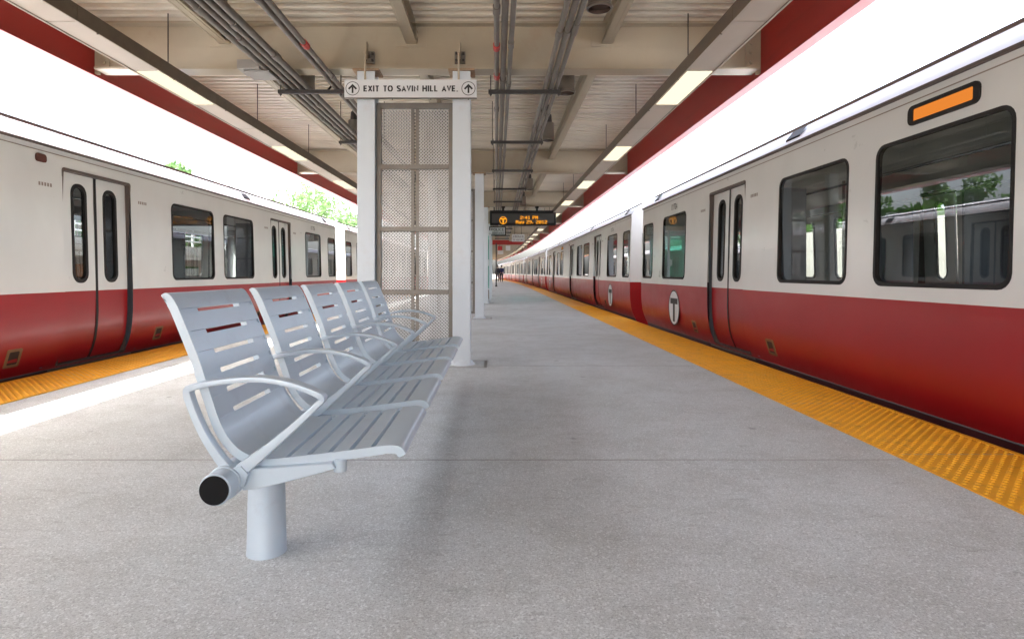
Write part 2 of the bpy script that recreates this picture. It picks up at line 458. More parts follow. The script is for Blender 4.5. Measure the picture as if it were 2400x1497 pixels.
# ------------------------------------------------------------------ ground and platform
g = MB(); g.add([(-700,-300,-1.35),(700,-300,-1.35),(700,1200,-1.35),(-700,1200,-1.35)], [(0,1,2,3)])
tag(g.build('ground', M['ballast']), kind='structure')

p = MB(); p.lsweep([(-4.25,-1.35),(2.73,-1.35),(2.73,0.0),(-4.25,0.0)], YP, 0)
platform = tag(p.build('platform_floor', M['concrete'], curve=True), kind='structure')
j = MB()
jy = -3.14
while jy < 60:
    b = bend(jy)
    j.box(-3.575+b, 2.065+b, jy-0.003, jy+0.003, 0.0005, 0.0025)
    jy += 3.09
tag(j.build('floor_joints', M['joint']), kind='structure')

def tactile(x0, x1, side, ya, yb, label):
    """yellow detectable strip: a base sheet, an edge lip and real truncated domes."""
    t = MB()
    t.lbox(x0, x1, YP, 0.0005, 0.007)
    e0, e1 = (x1-0.028, x1-0.001) if side > 0 else (x0+0.001, x0+0.028)
    t.lbox(e0, e1, YP, 0.007, 0.011)
    s = 0.0597; n = int((x1-x0-0.06)/s)
    xs0 = (x0+0.012) if side > 0 else (x0+0.045)
    co = [(math.cos(2*math.pi*i/7), math.sin(2*math.pi*i/7)) for i in range(7)]
    y = ya; row = 0
    faces = [(i, (i+1) % 7, 7+(i+1) % 7, 7+i) for i in range(7)] + [tuple(range(7, 14))]
    while y < yb:
        off = 0.5*s if row % 2 else 0.0
        jt = (y/0.61) % 1.0
        for i in range(n + (0 if row % 2 else 1)):
            cx = xs0 + 0.012 + off + i*s
            t.add([(cx+0.0125*c, y+0.0125*d, 0.007) for c, d in co] + [(cx+0.007*c, y+0.007*d, 0.0125) for c, d in co], faces)
        y += s/2; row += 1
    yy = -0.55
    while yy < 40:
        t.box(x0+0.03, x1-0.03, yy-0.0025, yy+0.0025, 0.0071, 0.0078, 1); yy += 1.22
    o = t.build('tactile_strip', [M['yellow'], M['joint']], curve=True)
    return tag(o, label, 'tactile strip')
tactile(2.07, 2.73, 1, 1.6, 17.0, 'yellow studded warning strip beside the train that has the orange destination sign')
tactile(-4.25, -3.58, -1, 3.4, 16.0, 'yellow studded warning strip behind the bench, next to the sunlit band of concrete')

# ------------------------------------------------------------------ canopy
BY0, BSP = 6.25, 6.35
beam_ys = [BY0 + BSP*k for k in range(-2, 15)]
XL, XR = -4.20, 2.76
canopy = thing('platform_canopy', 'long platform canopy with cream cross beams, ribbed deck and red edge beams on white columns', 'canopy')

d = MB(); rib = 0.1524; y = Y0; prof = []
while y < 62:
    prof += [(y, 3.645), (y+0.060, 3.645), (y+0.074, 3.55), (y+0.130, 3.55)]
    y += rib; prof.append((y-0.006, 3.645))
xs = (XL-0.05, XR+0.05)
vs = []
for yy, z in prof:
    for x in xs: vs.append((x+bend(yy), yy, z))
d.add(vs, [(2*i, 2*i+1, 2*i+3, 2*i+2) for i in range(len(prof)-1)])
for a, b in zip(*(lambda q: (q[:-1], q[1:]))(frange(62, Y1, 5))):
    d.add([(XL+bend(a),a,3.56),(XR+bend(a),a,3.56),(XR+bend(b),b,3.56),(XL+bend(b),b,3.56)], [(0,1,2,3)])
d.lbox(XL-0.05, XR+0.05, YS, 3.66, 3.72)
o = d.build('roof_deck', M['deck'], canopy)
# lift the flat weather sheet with the bend too
for v in o.data.vertices:
    if v.co.z > 3.65: v.co.x += bend(v.co.y)

for sx, nm in ((-1, XL), (1, XR)):
    f = MB()
    a, b = (nm-0.02, nm) if sx < 0 else (nm, nm+0.02)
    f.lbox(a, b, YS, 3.022, 3.60)
    o0, o1 = (nm-0.20, nm+0.02) if sx < 0 else (nm-0.02, nm+0.10)
    f.lbox(o0, o1, YS, 3.0, 3.022)
    f.lbox(o0, o1, YS, 3.60, 3.622)
    f.build('edge_beam', M['red_steel'], canopy, curve=True)

def ibeam(mb, yc, x0, x1, z0, z1, hw=0.10, tf=0.022, tw=0.012):
    mb.box(x0, x1, yc-hw, yc+hw, z0, z0+tf)
    mb.box(x0, x1, yc-tw/2, yc+tw/2, z0+tf, z1-tf)
    mb.box(x0, x1, yc-hw, yc+hw, z1-tf, z1)

ib = MB(); ibeam(ib, 0, XL+0.052, XR-0.052, 3.05, 3.545)
ib.box(XL+0.3, XR-0.3, -0.0075, -0.0062, 3.30, 3.302)
beam0 = ib.build('cross_beam', M['cream'], canopy, bevel=0.004, segs=2)
def endplate(sx):
    e = MB(); x = XL+0.03 if sx < 0 else XR-0.03
    xa, xb = (XL+0.002, XL+0.051) if sx < 0 else (XR-0.051, XR-0.002)
    e.box(xa, xb, -0.012, 0.012, 3.024, 3.52)
    # visible gusset that laps the web, with bolts
    ga, gb = (XL+0.055, XL+0.16) if sx < 0 else (XR-0.16, XR-0.055)
    e.box(ga, gb, -0.022, -0.0065, 3.09, 3.50)
    cx = (ga+gb)/2
    for k in range(4):
        z = 3.145 + 0.1*k
        e.cyl((cx, -0.022, z), (cx, -0.040, z), 0.021, 0.017, 10)
    return e.build('end_plate', M['cream'], beam0)
endplate(-1); endplate(1)
PUR = (-2.84, -0.89, 1.15)
for x in PUR:
    pl = MB()
    pl.box(x-0.16, x+0.16, -0.013, -0.0066, 3.31, 3.515)
    pl.box(x+0.052, x+0.064, -0.1, -0.0135, 3.345, 3.5)
    for z in (3.39, 3.45): pl.cyl((x+0.064, -0.06, z), (x+0.078, -0.06, z), 0.014, n=8)
    pl.build('connection_plate', M['cream'], beam0)
beam0.location = (bend(beam_ys[0]), beam_ys[0], 0)
for yb in beam_ys[1:]:
    if abs(yb-44.35) < 0.1:
        c = copy_tree(beam0, canopy)
        c.data = c.data.copy(); c.data.materials[0] = M['red_steel']
        c['label'] = 'red painted cross beam'
    else:
        c = copy_tree(beam0, canopy)
    c.location = (bend(yb), yb, 0)

# purlins between the cross beams
pr = MB(); L = BSP - 0.024
def purl(mb):
    pf = [(-0.055,3.34),(0.055,3.34),(0.055,3.352),(0.006,3.352),(0.006,3.53),(0.055,3.53),(0.055,3.545),(-0.055,3.545),(-0.055,3.53),(-0.006,3.53),(-0.006,3.352),(-0.055,3.352)]
    mb.lsweep(pf, [0.012, 0.012+L])
    for x0 in (-0.047, 0.018):     # ribbed soffit
        mb.lbox(x0, x0+0.012, [0.11, L-0.09], 3.336, 3.34)
purl(pr)
pur0 = pr.build('purlin', M['cream'], canopy)
first = True
for yb, yn in zip(beam_ys[:-1], beam_ys[1:]):
    for x in PUR:
        c = pur0 if first else pur0.copy()
        if not first: COL.objects.link(c); c.parent = canopy
        first = False
        c.location = (x + bend(yb), yb, 0)
        c.rotation_euler = (0, 0, -math.atan2(bend(yn)-bend(yb), BSP))

# paired columns
CX = (-1.345, -0.362)
cm = MB()
cm.box(-0.092, 0.092, -0.10, -0.085, 0.012, 3.03); cm.box(-0.092, 0.092, 0.085, 0.10, 0.012, 3.03)
cm.box(-0.006, 0.006, -0.085, 0.085, 0.012, 3.03)
col0 = cm.build('column', M['white_column'], canopy, bevel=0.005, segs=2)
cp = MB(); cp.box(-0.135, 0.135, -0.125, 0.125, 3.0305, 3.0495)
cp.build('cap_plate', M['rust'], col0, bevel=0.003)
bp = MB()
bp.lathe([(0.0,0.05),(0.10,0.05),(0.118,0.035),(0.135,0.012),(0.15,0.0008)], n=24)
for v in range(len(bp.v)):
    x, yy, z = bp.v[v]; bp.v[v] = (x*0.93, yy*0.98, z)
bp.build('base_collar', M['white_column'], col0, smooth=True)
first = True
for yb in beam_ys[2:]:
    for x in CX:
        c = col0 if first else copy_tree(col0, canopy)
        first = False
        c.location = (x + bend(yb), yb, 0)

# steel cover frames set in the floor round each column pair
ff = MB()
for yb in beam_ys[2:7]:
    b = bend(yb); xa, xb, ya, yc = -1.62+b, -0.10+b, yb-0.24, yb+0.24
    ff.box(xa, xb, ya, ya+0.012, 0.0005, 0.004); ff.box(xa, xb, yc-0.012, yc, 0.0005, 0.004)
    ff.box(xa, xa+0.03, ya, yc, 0.0007, 0.0044); ff.box(xb-0.03, xb, ya, yc, 0.0007, 0.0044)
tag(ff.build('floor_trim', M['stainless']), kind='structure')

# perforated stainless screens between column pairs
def screen(yb, label):
    b = bend(yb)
    t = thing('perforated_screen', label, 'metal screen', (b, yb, 0), group='perforated screens between the white columns')
    xa, xb = CX[0]+0.094, CX[1]-0.094; za, zb = 0.10, 2.72
    f = MB()
    f.box(xa, xa+0.045, -0.03, 0.03, za, zb); f.box(xb-0.045, xb, -0.03, 0.03, za, zb)
    f.box(xa+0.045, xb-0.045, -0.03, 0.03, zb-0.055, zb); f.box(xa+0.045, xb-0.045, -0.03, 0.03, za, za+0.05)
    for x in (xa+0.02, xb-0.02):
        for z in (zb-0.03, 2.05, 1.405, 0.75): f.cyl((x, -0.03, z), (x, -0.034, z), 0.006, n=8)
    f.build('frame', M['stainless'], t, bevel=0.003)
    for z in (2.055, 1.407, 0.752):
        r = MB(); r.box(xa+0.046, xb-0.046, -0.038, 0.0, z-0.024, z+0.024)
        r.build('rail', M['stainless'], t, bevel=0.003)
    xm = (xa+xb)/2
    for x0, x1 in ((xa+0.046, xm-0.006), (xm+0.006, xb-0.046)):
        q = MB(); q.add([(x0,0.006,za+0.05),(x1,0.006,za+0.05),(x1,0.006,zb-0.055),(x0,0.006,zb-0.055)], [(0,1,2,3)])
        q.build('perforated_panel', M['perf'], t)
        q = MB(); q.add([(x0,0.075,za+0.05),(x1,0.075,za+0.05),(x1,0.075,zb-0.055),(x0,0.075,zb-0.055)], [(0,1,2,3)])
        q.build('perforated_panel', M['perf_back_shaded'], t)
        e = x1-0.035 if x0 < xm-0.1 else x0
        st = MB(); st.box(e, e+0.035, 0.002, 0.012, za+0.05, zb-0.055)
        st.build('panel_stile', M['stainless'], t)
screen(beam_ys[2], 'perforated stainless screen directly behind the bench, under the exit sign')
screen(beam_ys[3], 'perforated metal screen at the second pair of white columns, mostly hidden by the first')
screen(beam_ys[4], 'perforated metal screen between the third pair of white columns, beside the green glass shelter')

# continuous light troughs
def trough(xi, xo, label):
    t = thing('light_trough', label, 'ceiling light', group='light troughs under the canopy')
    s = 1 if xo > xi else -1
    hs = MB(); a, b = sorted((xi, xo))
    seg = 1.12; y = -6.32 + 0.0
    lit0 = 5.64 if True else 0
    y = lit0 - 12*seg
    k = -12
    ys_all = []
    while y < 92:
        ys_all.append((k, y)); y += seg; k += 1
    for k, y in ys_all:
        c = bend(y); c2 = bend(y+seg)
        def P(x, yy): return (x + (c if yy < y+seg/2 else c2), yy)
        for (x0, x1, z0, z1) in ((xi if s > 0 else xi-0.012, xi+0.012 if s > 0 else xi, 2.852, 2.98),
                                 (xo-0.012 if s > 0 else xo, xo if s > 0 else xo+0.012, 2.852, 2.93)):
            va = [(*P(x0, y+0.002), z0), (*P(x1, y+0.002), z0), (*P(x1, y+seg-0.002), z0), (*P(x0, y+seg-0.002), z0)]
            vb = [(q[0], q[1], z1) for q in va]
            hs.add(va+vb, [(3,2,1,0),(4,5,6,7),(0,1,5,4),(1,2,6,5),(2,3,7,6),(3,0,4,7)])
        va = [(*P(xi+0.012*s, y), 2.96), (*P(xo-0.012*s, y), 2.92), (*P(xo-0.012*s, y+seg), 2.92), (*P(xi+0.012*s, y+seg), 2.96)]
        hs.add(va, [(0,1,2,3)])
        hs.cyl((xi-0.002*s+c, y+0.22, 2.852), (xi-0.002*s+c, y+0.22, 2.842), 0.008, n=6)
    hs.build('housing', M['housing'], t, fixn=False)
    rods = []
    for k, y in ys_all:
        c = bend(y); c2 = bend(y+seg)
        lit = (k % 3 == 0)
        q = MB()
        x0, x1 = xi+0.014*s, xo-0.014*s
        va = [(x0+c, y+0.008, 2.853), (x1+c, y+0.008, 2.853), (x1+c2, y+seg-0.008, 2.853), (x0+c2, y+seg-0.008, 2.853)]
        vb = [(v[0], v[1], 2.862) for v in va]
        q.add(va+vb, [(3,2,1,0),(4,5,6,7),(0,1,5,4),(1,2,6,5),(2,3,7,6),(3,0,4,7)])
        q.build('lit_panel' if lit else 'blank_panel', M['lit'] if lit else M['blank'], t)
        if k % 2 == 0:
            r = MB(); xr = (xi+xo)/2 + c
            r.cyl((xr, y+0.35, 2.93), (xr, y+0.35, 3.55), 0.006, n=6)
            r.build('hanger_rod', M['strut'], t)
    e = MB()
    for x in (xi, xo):
        e.lbox(x-0.006, x+0.006, [-7.8, 17, 34] + frange(38, 91.5, 4.5), 2.846, 2.852)
    e.build('edge_trim', M['blank'], t, curve=True)
trough(-3.17, -3.42, 'long trough of ceiling light panels along the canopy edge on the bench side')
trough(1.785, 2.055, 'long trough of ceiling light panels along the canopy edge beside the orange destination sign')

# pipe racks and conduits
SY = [4.02 + 2.52*k for k in range(14)]
ordn = ['first','second','third','fourth','fifth','sixth','seventh','eighth','ninth','tenth','eleventh','twelfth','thirteenth','fourteenth']
def rack(x0, x1, y, label, group):
    t = thing('pipe_rack', label, 'pipe rack', (0, y, 0), group=group)
    q = MB()
    q.box(x0, x1, -0.02, 0.02, 2.912, 2.918); q.box(x0, x1, -0.02, -0.016, 2.918, 2.952); q.box(x0, x1, 0.016, 0.02, 2.918, 2.952)
    q.build('channel', M['strut'], t)
    for x in (x0+0.025, x1-0.025):
        r = MB(); r.cyl((x, 0, 2.885), (x, 0, 3.55), 0.006, n=6); r.cyl((x, 0, 2.896), (x, 0, 2.911), 0.014, n=6)
        r.build('hanger_rod', M['strut'], t)
for k, y in enumerate(SY[:13]):
    rack(-0.09, 0.705, y, f'dark channel rack under the conduits right of the exit sign, {ordn[k]} from the camera', 'racks under the right conduit runs')
for k, y in enumerate(SY[:4]):
    rack(-2.39, -1.68, y, f'dark channel rack under the conduits left of the exit sign, {ordn[k]} from the camera', 'racks under the left conduit runs')

def conduit(x, r, yend, label, tape=None, coup=(5.0, 8.1)):
    q = MB()
    z = 2.953 + r
    q.cyl((x, -8.5, z), (x, yend, z), r, n=12)
    for c in coup:
        q.cyl((x, c-0.06, z), (x, c+0.06, z), r*1.28, n=12)
    q.build
    if tape is None:
        o = q.build('conduit', M['conduit'], smooth=True)
        tag(o, label, 'conduit', 'conduits under the canopy')
    else:
        t = thing('conduit', label, 'conduit', group='conduits under the canopy')
        q.build('pipe', M['conduit'], t, smooth=True)
        for c in tape:
            tq = MB(); tq.cyl((x, c-0.05, z), (x, c+0.05, z), r*1.34, n=12); tq.build('tape_band', M['tape'], t, smooth=True)
conduit(0.000, 0.024, 36, 'grey conduit with red tape bands among the straight pipes right of the exit sign', tape=(5.35, 6.15), coup=(4.6, 7.4))
conduit(0.065, 0.028, 36, 'thickest grey conduit, middle one of the three straight pipes right of the exit sign', coup=(6.3, 9.5))
conduit(0.128, 0.022, 36, 'thin grey conduit, third of the three straight pipes right of the exit sign', coup=(5.3, 6.4, 10.4))
conduit(0.530, 0.024, 36, 'grey conduit on the left of the bundle beside the round can lights', coup=(5.05, 8.3))
conduit(0.592, 0.026, 36, 'grey conduit in the middle of the bundle beside the round can lights', coup=(5.05, 8.5))
conduit(0.652, 0.022, 36, 'grey conduit with boxy fittings, closest of its bundle to the round can lights', coup=(5.0, 4.9, 7.6, 9.9))
conduit(-2.290, 0.030, 14, 'grey conduit outermost in the bundle of four above the bench', coup=(4.6, 7.9))
conduit(-2.215, 0.026, 14, 'grey conduit second from outside in the bundle of four above the bench', coup=(5.2, 8.2))
conduit(-2.145, 0.026, 14, 'grey conduit third from outside in the bundle of four above the bench', coup=(4.9, 7.2))
conduit(-2.070, 0.030, 14, 'grey conduit innermost in the bundle of four above the bench', coup=(5.6, 8.6))
conduit(-1.765, 0.026, 14, 'grey conduit, outer one of the pair running towards the exit sign', coup=(4.4, 7.7))
conduit(-1.700, 0.024, 14, 'grey conduit with one red tape band, inner of the pair beside the exit sign', tape=(5.3,), coup=(6.2, 8.0))

# can lights
def can(x, y, label):
    t = thing('can_light', label, 'ceiling light', (x, y, 0), group='round can lights under the canopy')
    b = MB(); b.lathe([(0.0,3.27),(0.088,3.27),(0.09,3.26),(0.09,3.03),(0.10,3.02),(0.10,3.005),(0.086,3.0)], n=28)
    b.build('can_body', M['can'], t, smooth=True)
    l = MB(); l.lathe([(0.086,3.0),(0.08,3.03),(0.0,3.05)], n=28); l.build('lens', M['lens'], t, smooth=True)
    m = MB(); m.lathe([(0.0,3.40),(0.05,3.40),(0.06,3.27),(0.0,3.27)], n=16); m.cyl((0,0,3.40), (0,0,3.56), 0.03, n=10)
    m.build('mount', M['strut'], t)
for k, y in enumerate((4.65, 6.83, 9.26, 14.7, 18.1)):
    can(0.80, y, f'round metal can light beside the bundle of three bent conduits, {ordn[k]} from the camera')
for k, y in enumerate((4.6, 6.83, 9.1)):
    can(-2.17, y, f'round metal can light above the bundle of four conduits, {ordn[k]} from the camera')
cb = MB(); pts = [(-2.10, 6.75, 3.30)]
for i in range(9):
    a = math.pi*i/8; pts.append((-1.98 - 0.13*math.cos(a), 6.72, 3.22 + 0.10*math.sin(a)))
pts += [(-1.85, 6.70, 3.05), (-1.87, 6.6, 2.96)]
tag(cb.tube(pts, 0.012, 8).build('cable', M['black'], smooth=True), 'black looped cable by the can light above the conduits', 'cable')

jb = MB(); jb.box(-2.55, -2.33, 5.86, 6.10, 2.955, 3.045)
jt = thing('junction_box', 'grey metal box hung under the cross beam beside the four conduits', 'junction box', (0,0,0))
jb.build('box_body', M['grey_box'], jt, bevel=0.004)
jl = MB(); jl.box(-2.50, -2.25, 5.90, 6.16, 2.935, 2.953); jl.build('lid', M['grey_box'], jt, bevel=0.003)

# ------------------------------------------------------------------ signs
def exit_sign():
    t = thing('exit_sign', 'white hanging exit sign with black lettering and two circled up arrows', 'sign', (0, 6.0, 0))
    x0, x1, z0, z1 = -1.53, -0.20, 2.712, 2.892
    b = MB(); b.box(x0, x1, 0.0, 0.03, z0, z1); b.build('sign_panel', M['sign_white'], t, bevel=0.003)
    tr = MB(); tr.box(x0, x1, -0.002, 0.032, z0-0.008, z0-0.0005)
    for x in (-1.44, -1.05, -0.665, -0.285): tr.cyl((x, 0.015, z0-0.008), (x, 0.015, z0-0.02), 0.006, n=6)
    tr.build('bottom_trim', M['stainless'], t)
    ink = MB(); zc = (z0+z1)/2; o = (0, -0.0015, zc); rt = (1,0,0); up = (0,0,1)
    signage(ink, 'EXIT TO SAVIN HILL AVE.', 0.061, (-0.862, -0.0015, zc-0.001), rt, up, weight=.25, track=.18, width=0.945)
    ink.build('lettering', M['ink'], t)
    for cx in (x0+0.083, x1-0.083):
        ink = MB(); c = (cx, -0.0015, zc)
        ring2(ink, c, rt, up, 0.0635, 0.0700, 40)
        quad2(ink, c, rt, up, [(-0.009,-0.046),(0.009,-0.046),(0.009,0.018),(-0.009,0.018)])
        c2 = (cx, -0.0018, zc)
        quad2(ink, c2, rt, up, [(0,0.046),(-0.046,0.0),(-0.032,-0.012),(0,0.020)])
        quad2(ink, c2, rt, up, [(0,0.046),(0,0.020),(0.032,-0.012),(0.046,0.0)])
        ink.build('arrow_symbol', M['ink'], t)
    for x in (-1.325, -0.382):
        h = MB()
        h.cyl((x, 0.015, z1), (x, 0.015, 3.20), 0.011, n=10)
        h.box(x-0.016, x+0.016, 0.0, 0.09, 3.17, 3.275)
        h.cyl((x, 0.06, 3.12), (x, 0.06, 3.29), 0.016, n=10)
        h.build('hanger', M['cream'], t)
        cl = MB(); cl.box(x-0.055, x+0.055, 0.205, 0.2415, 3.13, 3.25)
        cl.box(x-0.012, x+0.012, 0.09, 0.205, 3.18, 3.22)
        cl.build('clamp_plate', M['stainless'], t)
        for dx in (-0.036, 0.036):
            for z in (3.155, 3.225):
                bo = MB(); bo.cyl((x+dx, 0.205, z), (x+dx, 0.185, z), 0.013, n=8); bo.build('bolt', M['strut'], t)
exit_sign()

def led_sign():
    y = 18.7
    t = thing('departure_board', 'black hanging electronic board with amber lettering showing time and date', 'sign', (0, y, 0))
    x0, x1, z0, z1 = -0.21, 1.86, 2.445, 2.91
    b = MB(); b.box(x0, x1, 0.0, 0.28, z0, z1); b.build('casing', M['black'], t, bevel=0.012)
    s = MB(); s.box(x0+0.06, x1-0.06, -0.004, -0.0005, z0+0.075, z1-0.10); s.build('display', M['screen'], t)
    e = MB(); rt = (1,0,0); up = (0,0,1)
    c = (0.205, -0.006, 2.598)
    ring2(e, c, rt, up, 0.098, 0.118, 36)
    quad2(e, c, rt, up, [(-0.078,0.025),(0.078,0.025),(0.078,0.062),(-0.078,0.062)])
    quad2(e, c, rt, up, [(-0.022,-0.085),(0.022,-0.085),(0.022,0.0248),(-0.022,0.0248)])
    e.build('emblem', M['amber'], t)
    e = MB(); pixels(e, '2:41 PM', .0150, (.735, -0.006, 2.738)); e.build('amber_time', M['amber'], t)
    e = MB(); pixels(e, 'May 29, 2012', .0150, (.60, -0.006, 2.600)); e.build('amber_date', M['amber'], t)
    for x in (0.21, 1.27):
        h = MB(); h.box(x-0.03, x+0.03, 0.11, 0.17, z1, 3.0); h.box(x-0.055, x+0.055, 0.09, 0.25, 3.0, 3.048)
        h.build('hanger', M['black'], t)
led_sign()

def plate_sign(name, label, x0, x1, y, z0, z1, lines, size, border=None, rods=None):
    t = thing(name, label, 'sign', (bend(y), y, 0))
    b = MB(); b.box(x0, x1, 0, 0.04, z0, z1); b.build('sign_panel', M['sign_white'], t)
    if border:
        f = MB(); w = border
        f.box(x0-w, x1+w, -0.006, 0.046, z1, z1+w); f.box(x0-w, x1+w, -0.006, 0.046, z0-w, z0)
        f.box(x0-w, x0, -0.006, 0.046, z0, z1); f.box(x1, x1+w, -0.006, 0.046, z0, z1)
        f.build('border', M['black'], t)
    if lines:
        e = MB()
        for s, zz, sz in lines: signage(e, s, sz*.72, ((x0+x1)/2, -0.003, zz), (1,0,0), (0,0,1), weight=.15, width=min((x1-x0)*.86, len(s)*sz*.62))
        e.build('lettering', M['ink'], t)
    if rods:
        h = MB()
        for x in rods: h.cyl((x, 0.02, z1), (x, 0.02, 3.4), 0.012, n=6)
        h.build('hanger', M['strut'], t)
    return t
plate_sign('police_sign', 'small black bordered white sign reading police assistance beneath the electronic board', -0.23, 0.30, 21.5, 2.33, 2.59, [('POLICE', 2.515, 0.13), ('ASSISTANCE', 2.39, 0.10)], 0.1, border=0.035, rods=(-0.1, 0.2))
ins = plate_sign('inbound_sign', 'white two panel hanging sign giving the inbound direction', 0.80, 1.46, 31.3, 2.60, 2.98, [('INBOUND', 2.87, 0.135), ('TO ALEWIFE', 2.69, 0.115)], 0.1, rods=(0.95, 1.3))
sp = MB(); sp.box(0.80, 1.46, -0.002, 0.0, 2.775, 2.785); sp.build('divider', M['strut'], ins)
plate_sign('hanging_sign', 'blank looking white sign far along the platform under the red sign', 0.16, 0.60, 46.5, 2.42, 2.72, None, 0.1, rods=(0.3, 0.5))
rs = thing('red_sign', 'small red square sign hanging far along the platform', 'sign', (bend(48), 48, 0))
q = MB(); q.box(0.20, 0.56, 0, 0.05, 2.78, 3.12); q.build('sign_panel', M['red_sign'], rs)
q = MB(); q.cyl((0.38, 0.02, 3.12), (0.38, 0.02, 3.5), 0.012, n=6); q.build('hanger', M['strut'], rs)
sb = thing('speaker_box', 'small white box hanging far along the platform right of the red sign', 'loudspeaker', (bend(44), 43.6, 0))
q = MB(); q.box(0.72, 1.05, 0, 0.3, 2.6, 2.95); q.build('box_body', M['sign_white'], sb, bevel=0.01)
q = MB(); q.cyl((0.88, 0.15, 2.95), (0.88, 0.15, 3.4), 0.012, n=6); q.build('bracket', M['strut'], sb)
dp = MB(); dp.cyl((-0.03, 42.0, 0.0), (-0.03, 42.0, 3.05), 0.045, n=12); dp.cyl((-0.03, 42.0, 0.0), (-0.03, 42.0, 0.06), 0.09, n=12)
tag(dp.build('dark_post', M['strut'], smooth=True), 'slim dark post standing on the platform beyond the glass shelter', 'post')

def shelter():
    t = thing('glass_shelter', 'green tinted glass platform shelter with pale metal frame behind the white columns', 'shelter', (0, 20.6, 0))
    x0, x1, y0, y1, zt = -1.5, -0.19, 0.0, 2.4, 2.36
    for x in (x0, x1-0.07):
        for y in (y0, y1):
            q = MB(); q.box(x, x+0.07, y, y+0.07, 0.0005, zt); q.build('post', M['white_column'], t)
    def pane(xa, xb, ya, yb):
        q = MB(); q.box(xa, xb, ya, yb, 0.42, zt-0.12); q.build('glass_panel', M['shelter_glass'], t)
        q = MB(); q.box(xa, xb, ya, yb, 0.06, 0.38); q.build('kick_panel', M['stainless'], t)
        q = MB(); q.box(xa, xb, ya-0.005, yb+0.005, 0.38, 0.42); q.box(xa, xb, ya-0.005, yb+0.005, zt-0.12, zt-0.06); q.build('rail', M['white_column'], t)
    pane(x0+0.07, x1-0.07, y0+0.03, y0+0.04)
    pane(x0+0.07, x1-0.07, y1+0.03, y1+0.04)
    q = MB(); q.box(x1-0.04, x1-0.03, y0+0.08, y1-0.01, 0.42, zt-0.12); q.build('glass_panel', M['shelter_glass'], t)
    q = MB(); q.box(x0-0.05, x1+0.02, y0-0.05, y1+0.12, zt, zt+0.06); q.build('roof', M['white_column'], t)
    q = MB(); q.box(-0.345, -0.27, 0.02, 0.028, 1.2, 1.42); q.build('notice', M['sign_white'], t)
shelter()

# ------------------------------------------------------------------ bench
def catmull(pts, n=6):
    out = []
    P = [pts[0]] + list(pts) + [pts[-1]]
    for i in range(1, len(P)-2):
        p0, p1, p2, p3 = P[i-1], P[i], P[i+1], P[i+2]
        for k in range(n):
            t = k/n
            out.append(tuple(0.5*((2*p1[a]) + (-p0[a]+p2[a])*t + (2*p0[a]-5*p1[a]+4*p2[a]-p3[a])*t*t + (-p0[a]+3*p1[a]-3*p2[a]+p3[a])*t**3) for a in range(len(p1))))
    out.append(tuple(pts[-1])); return out

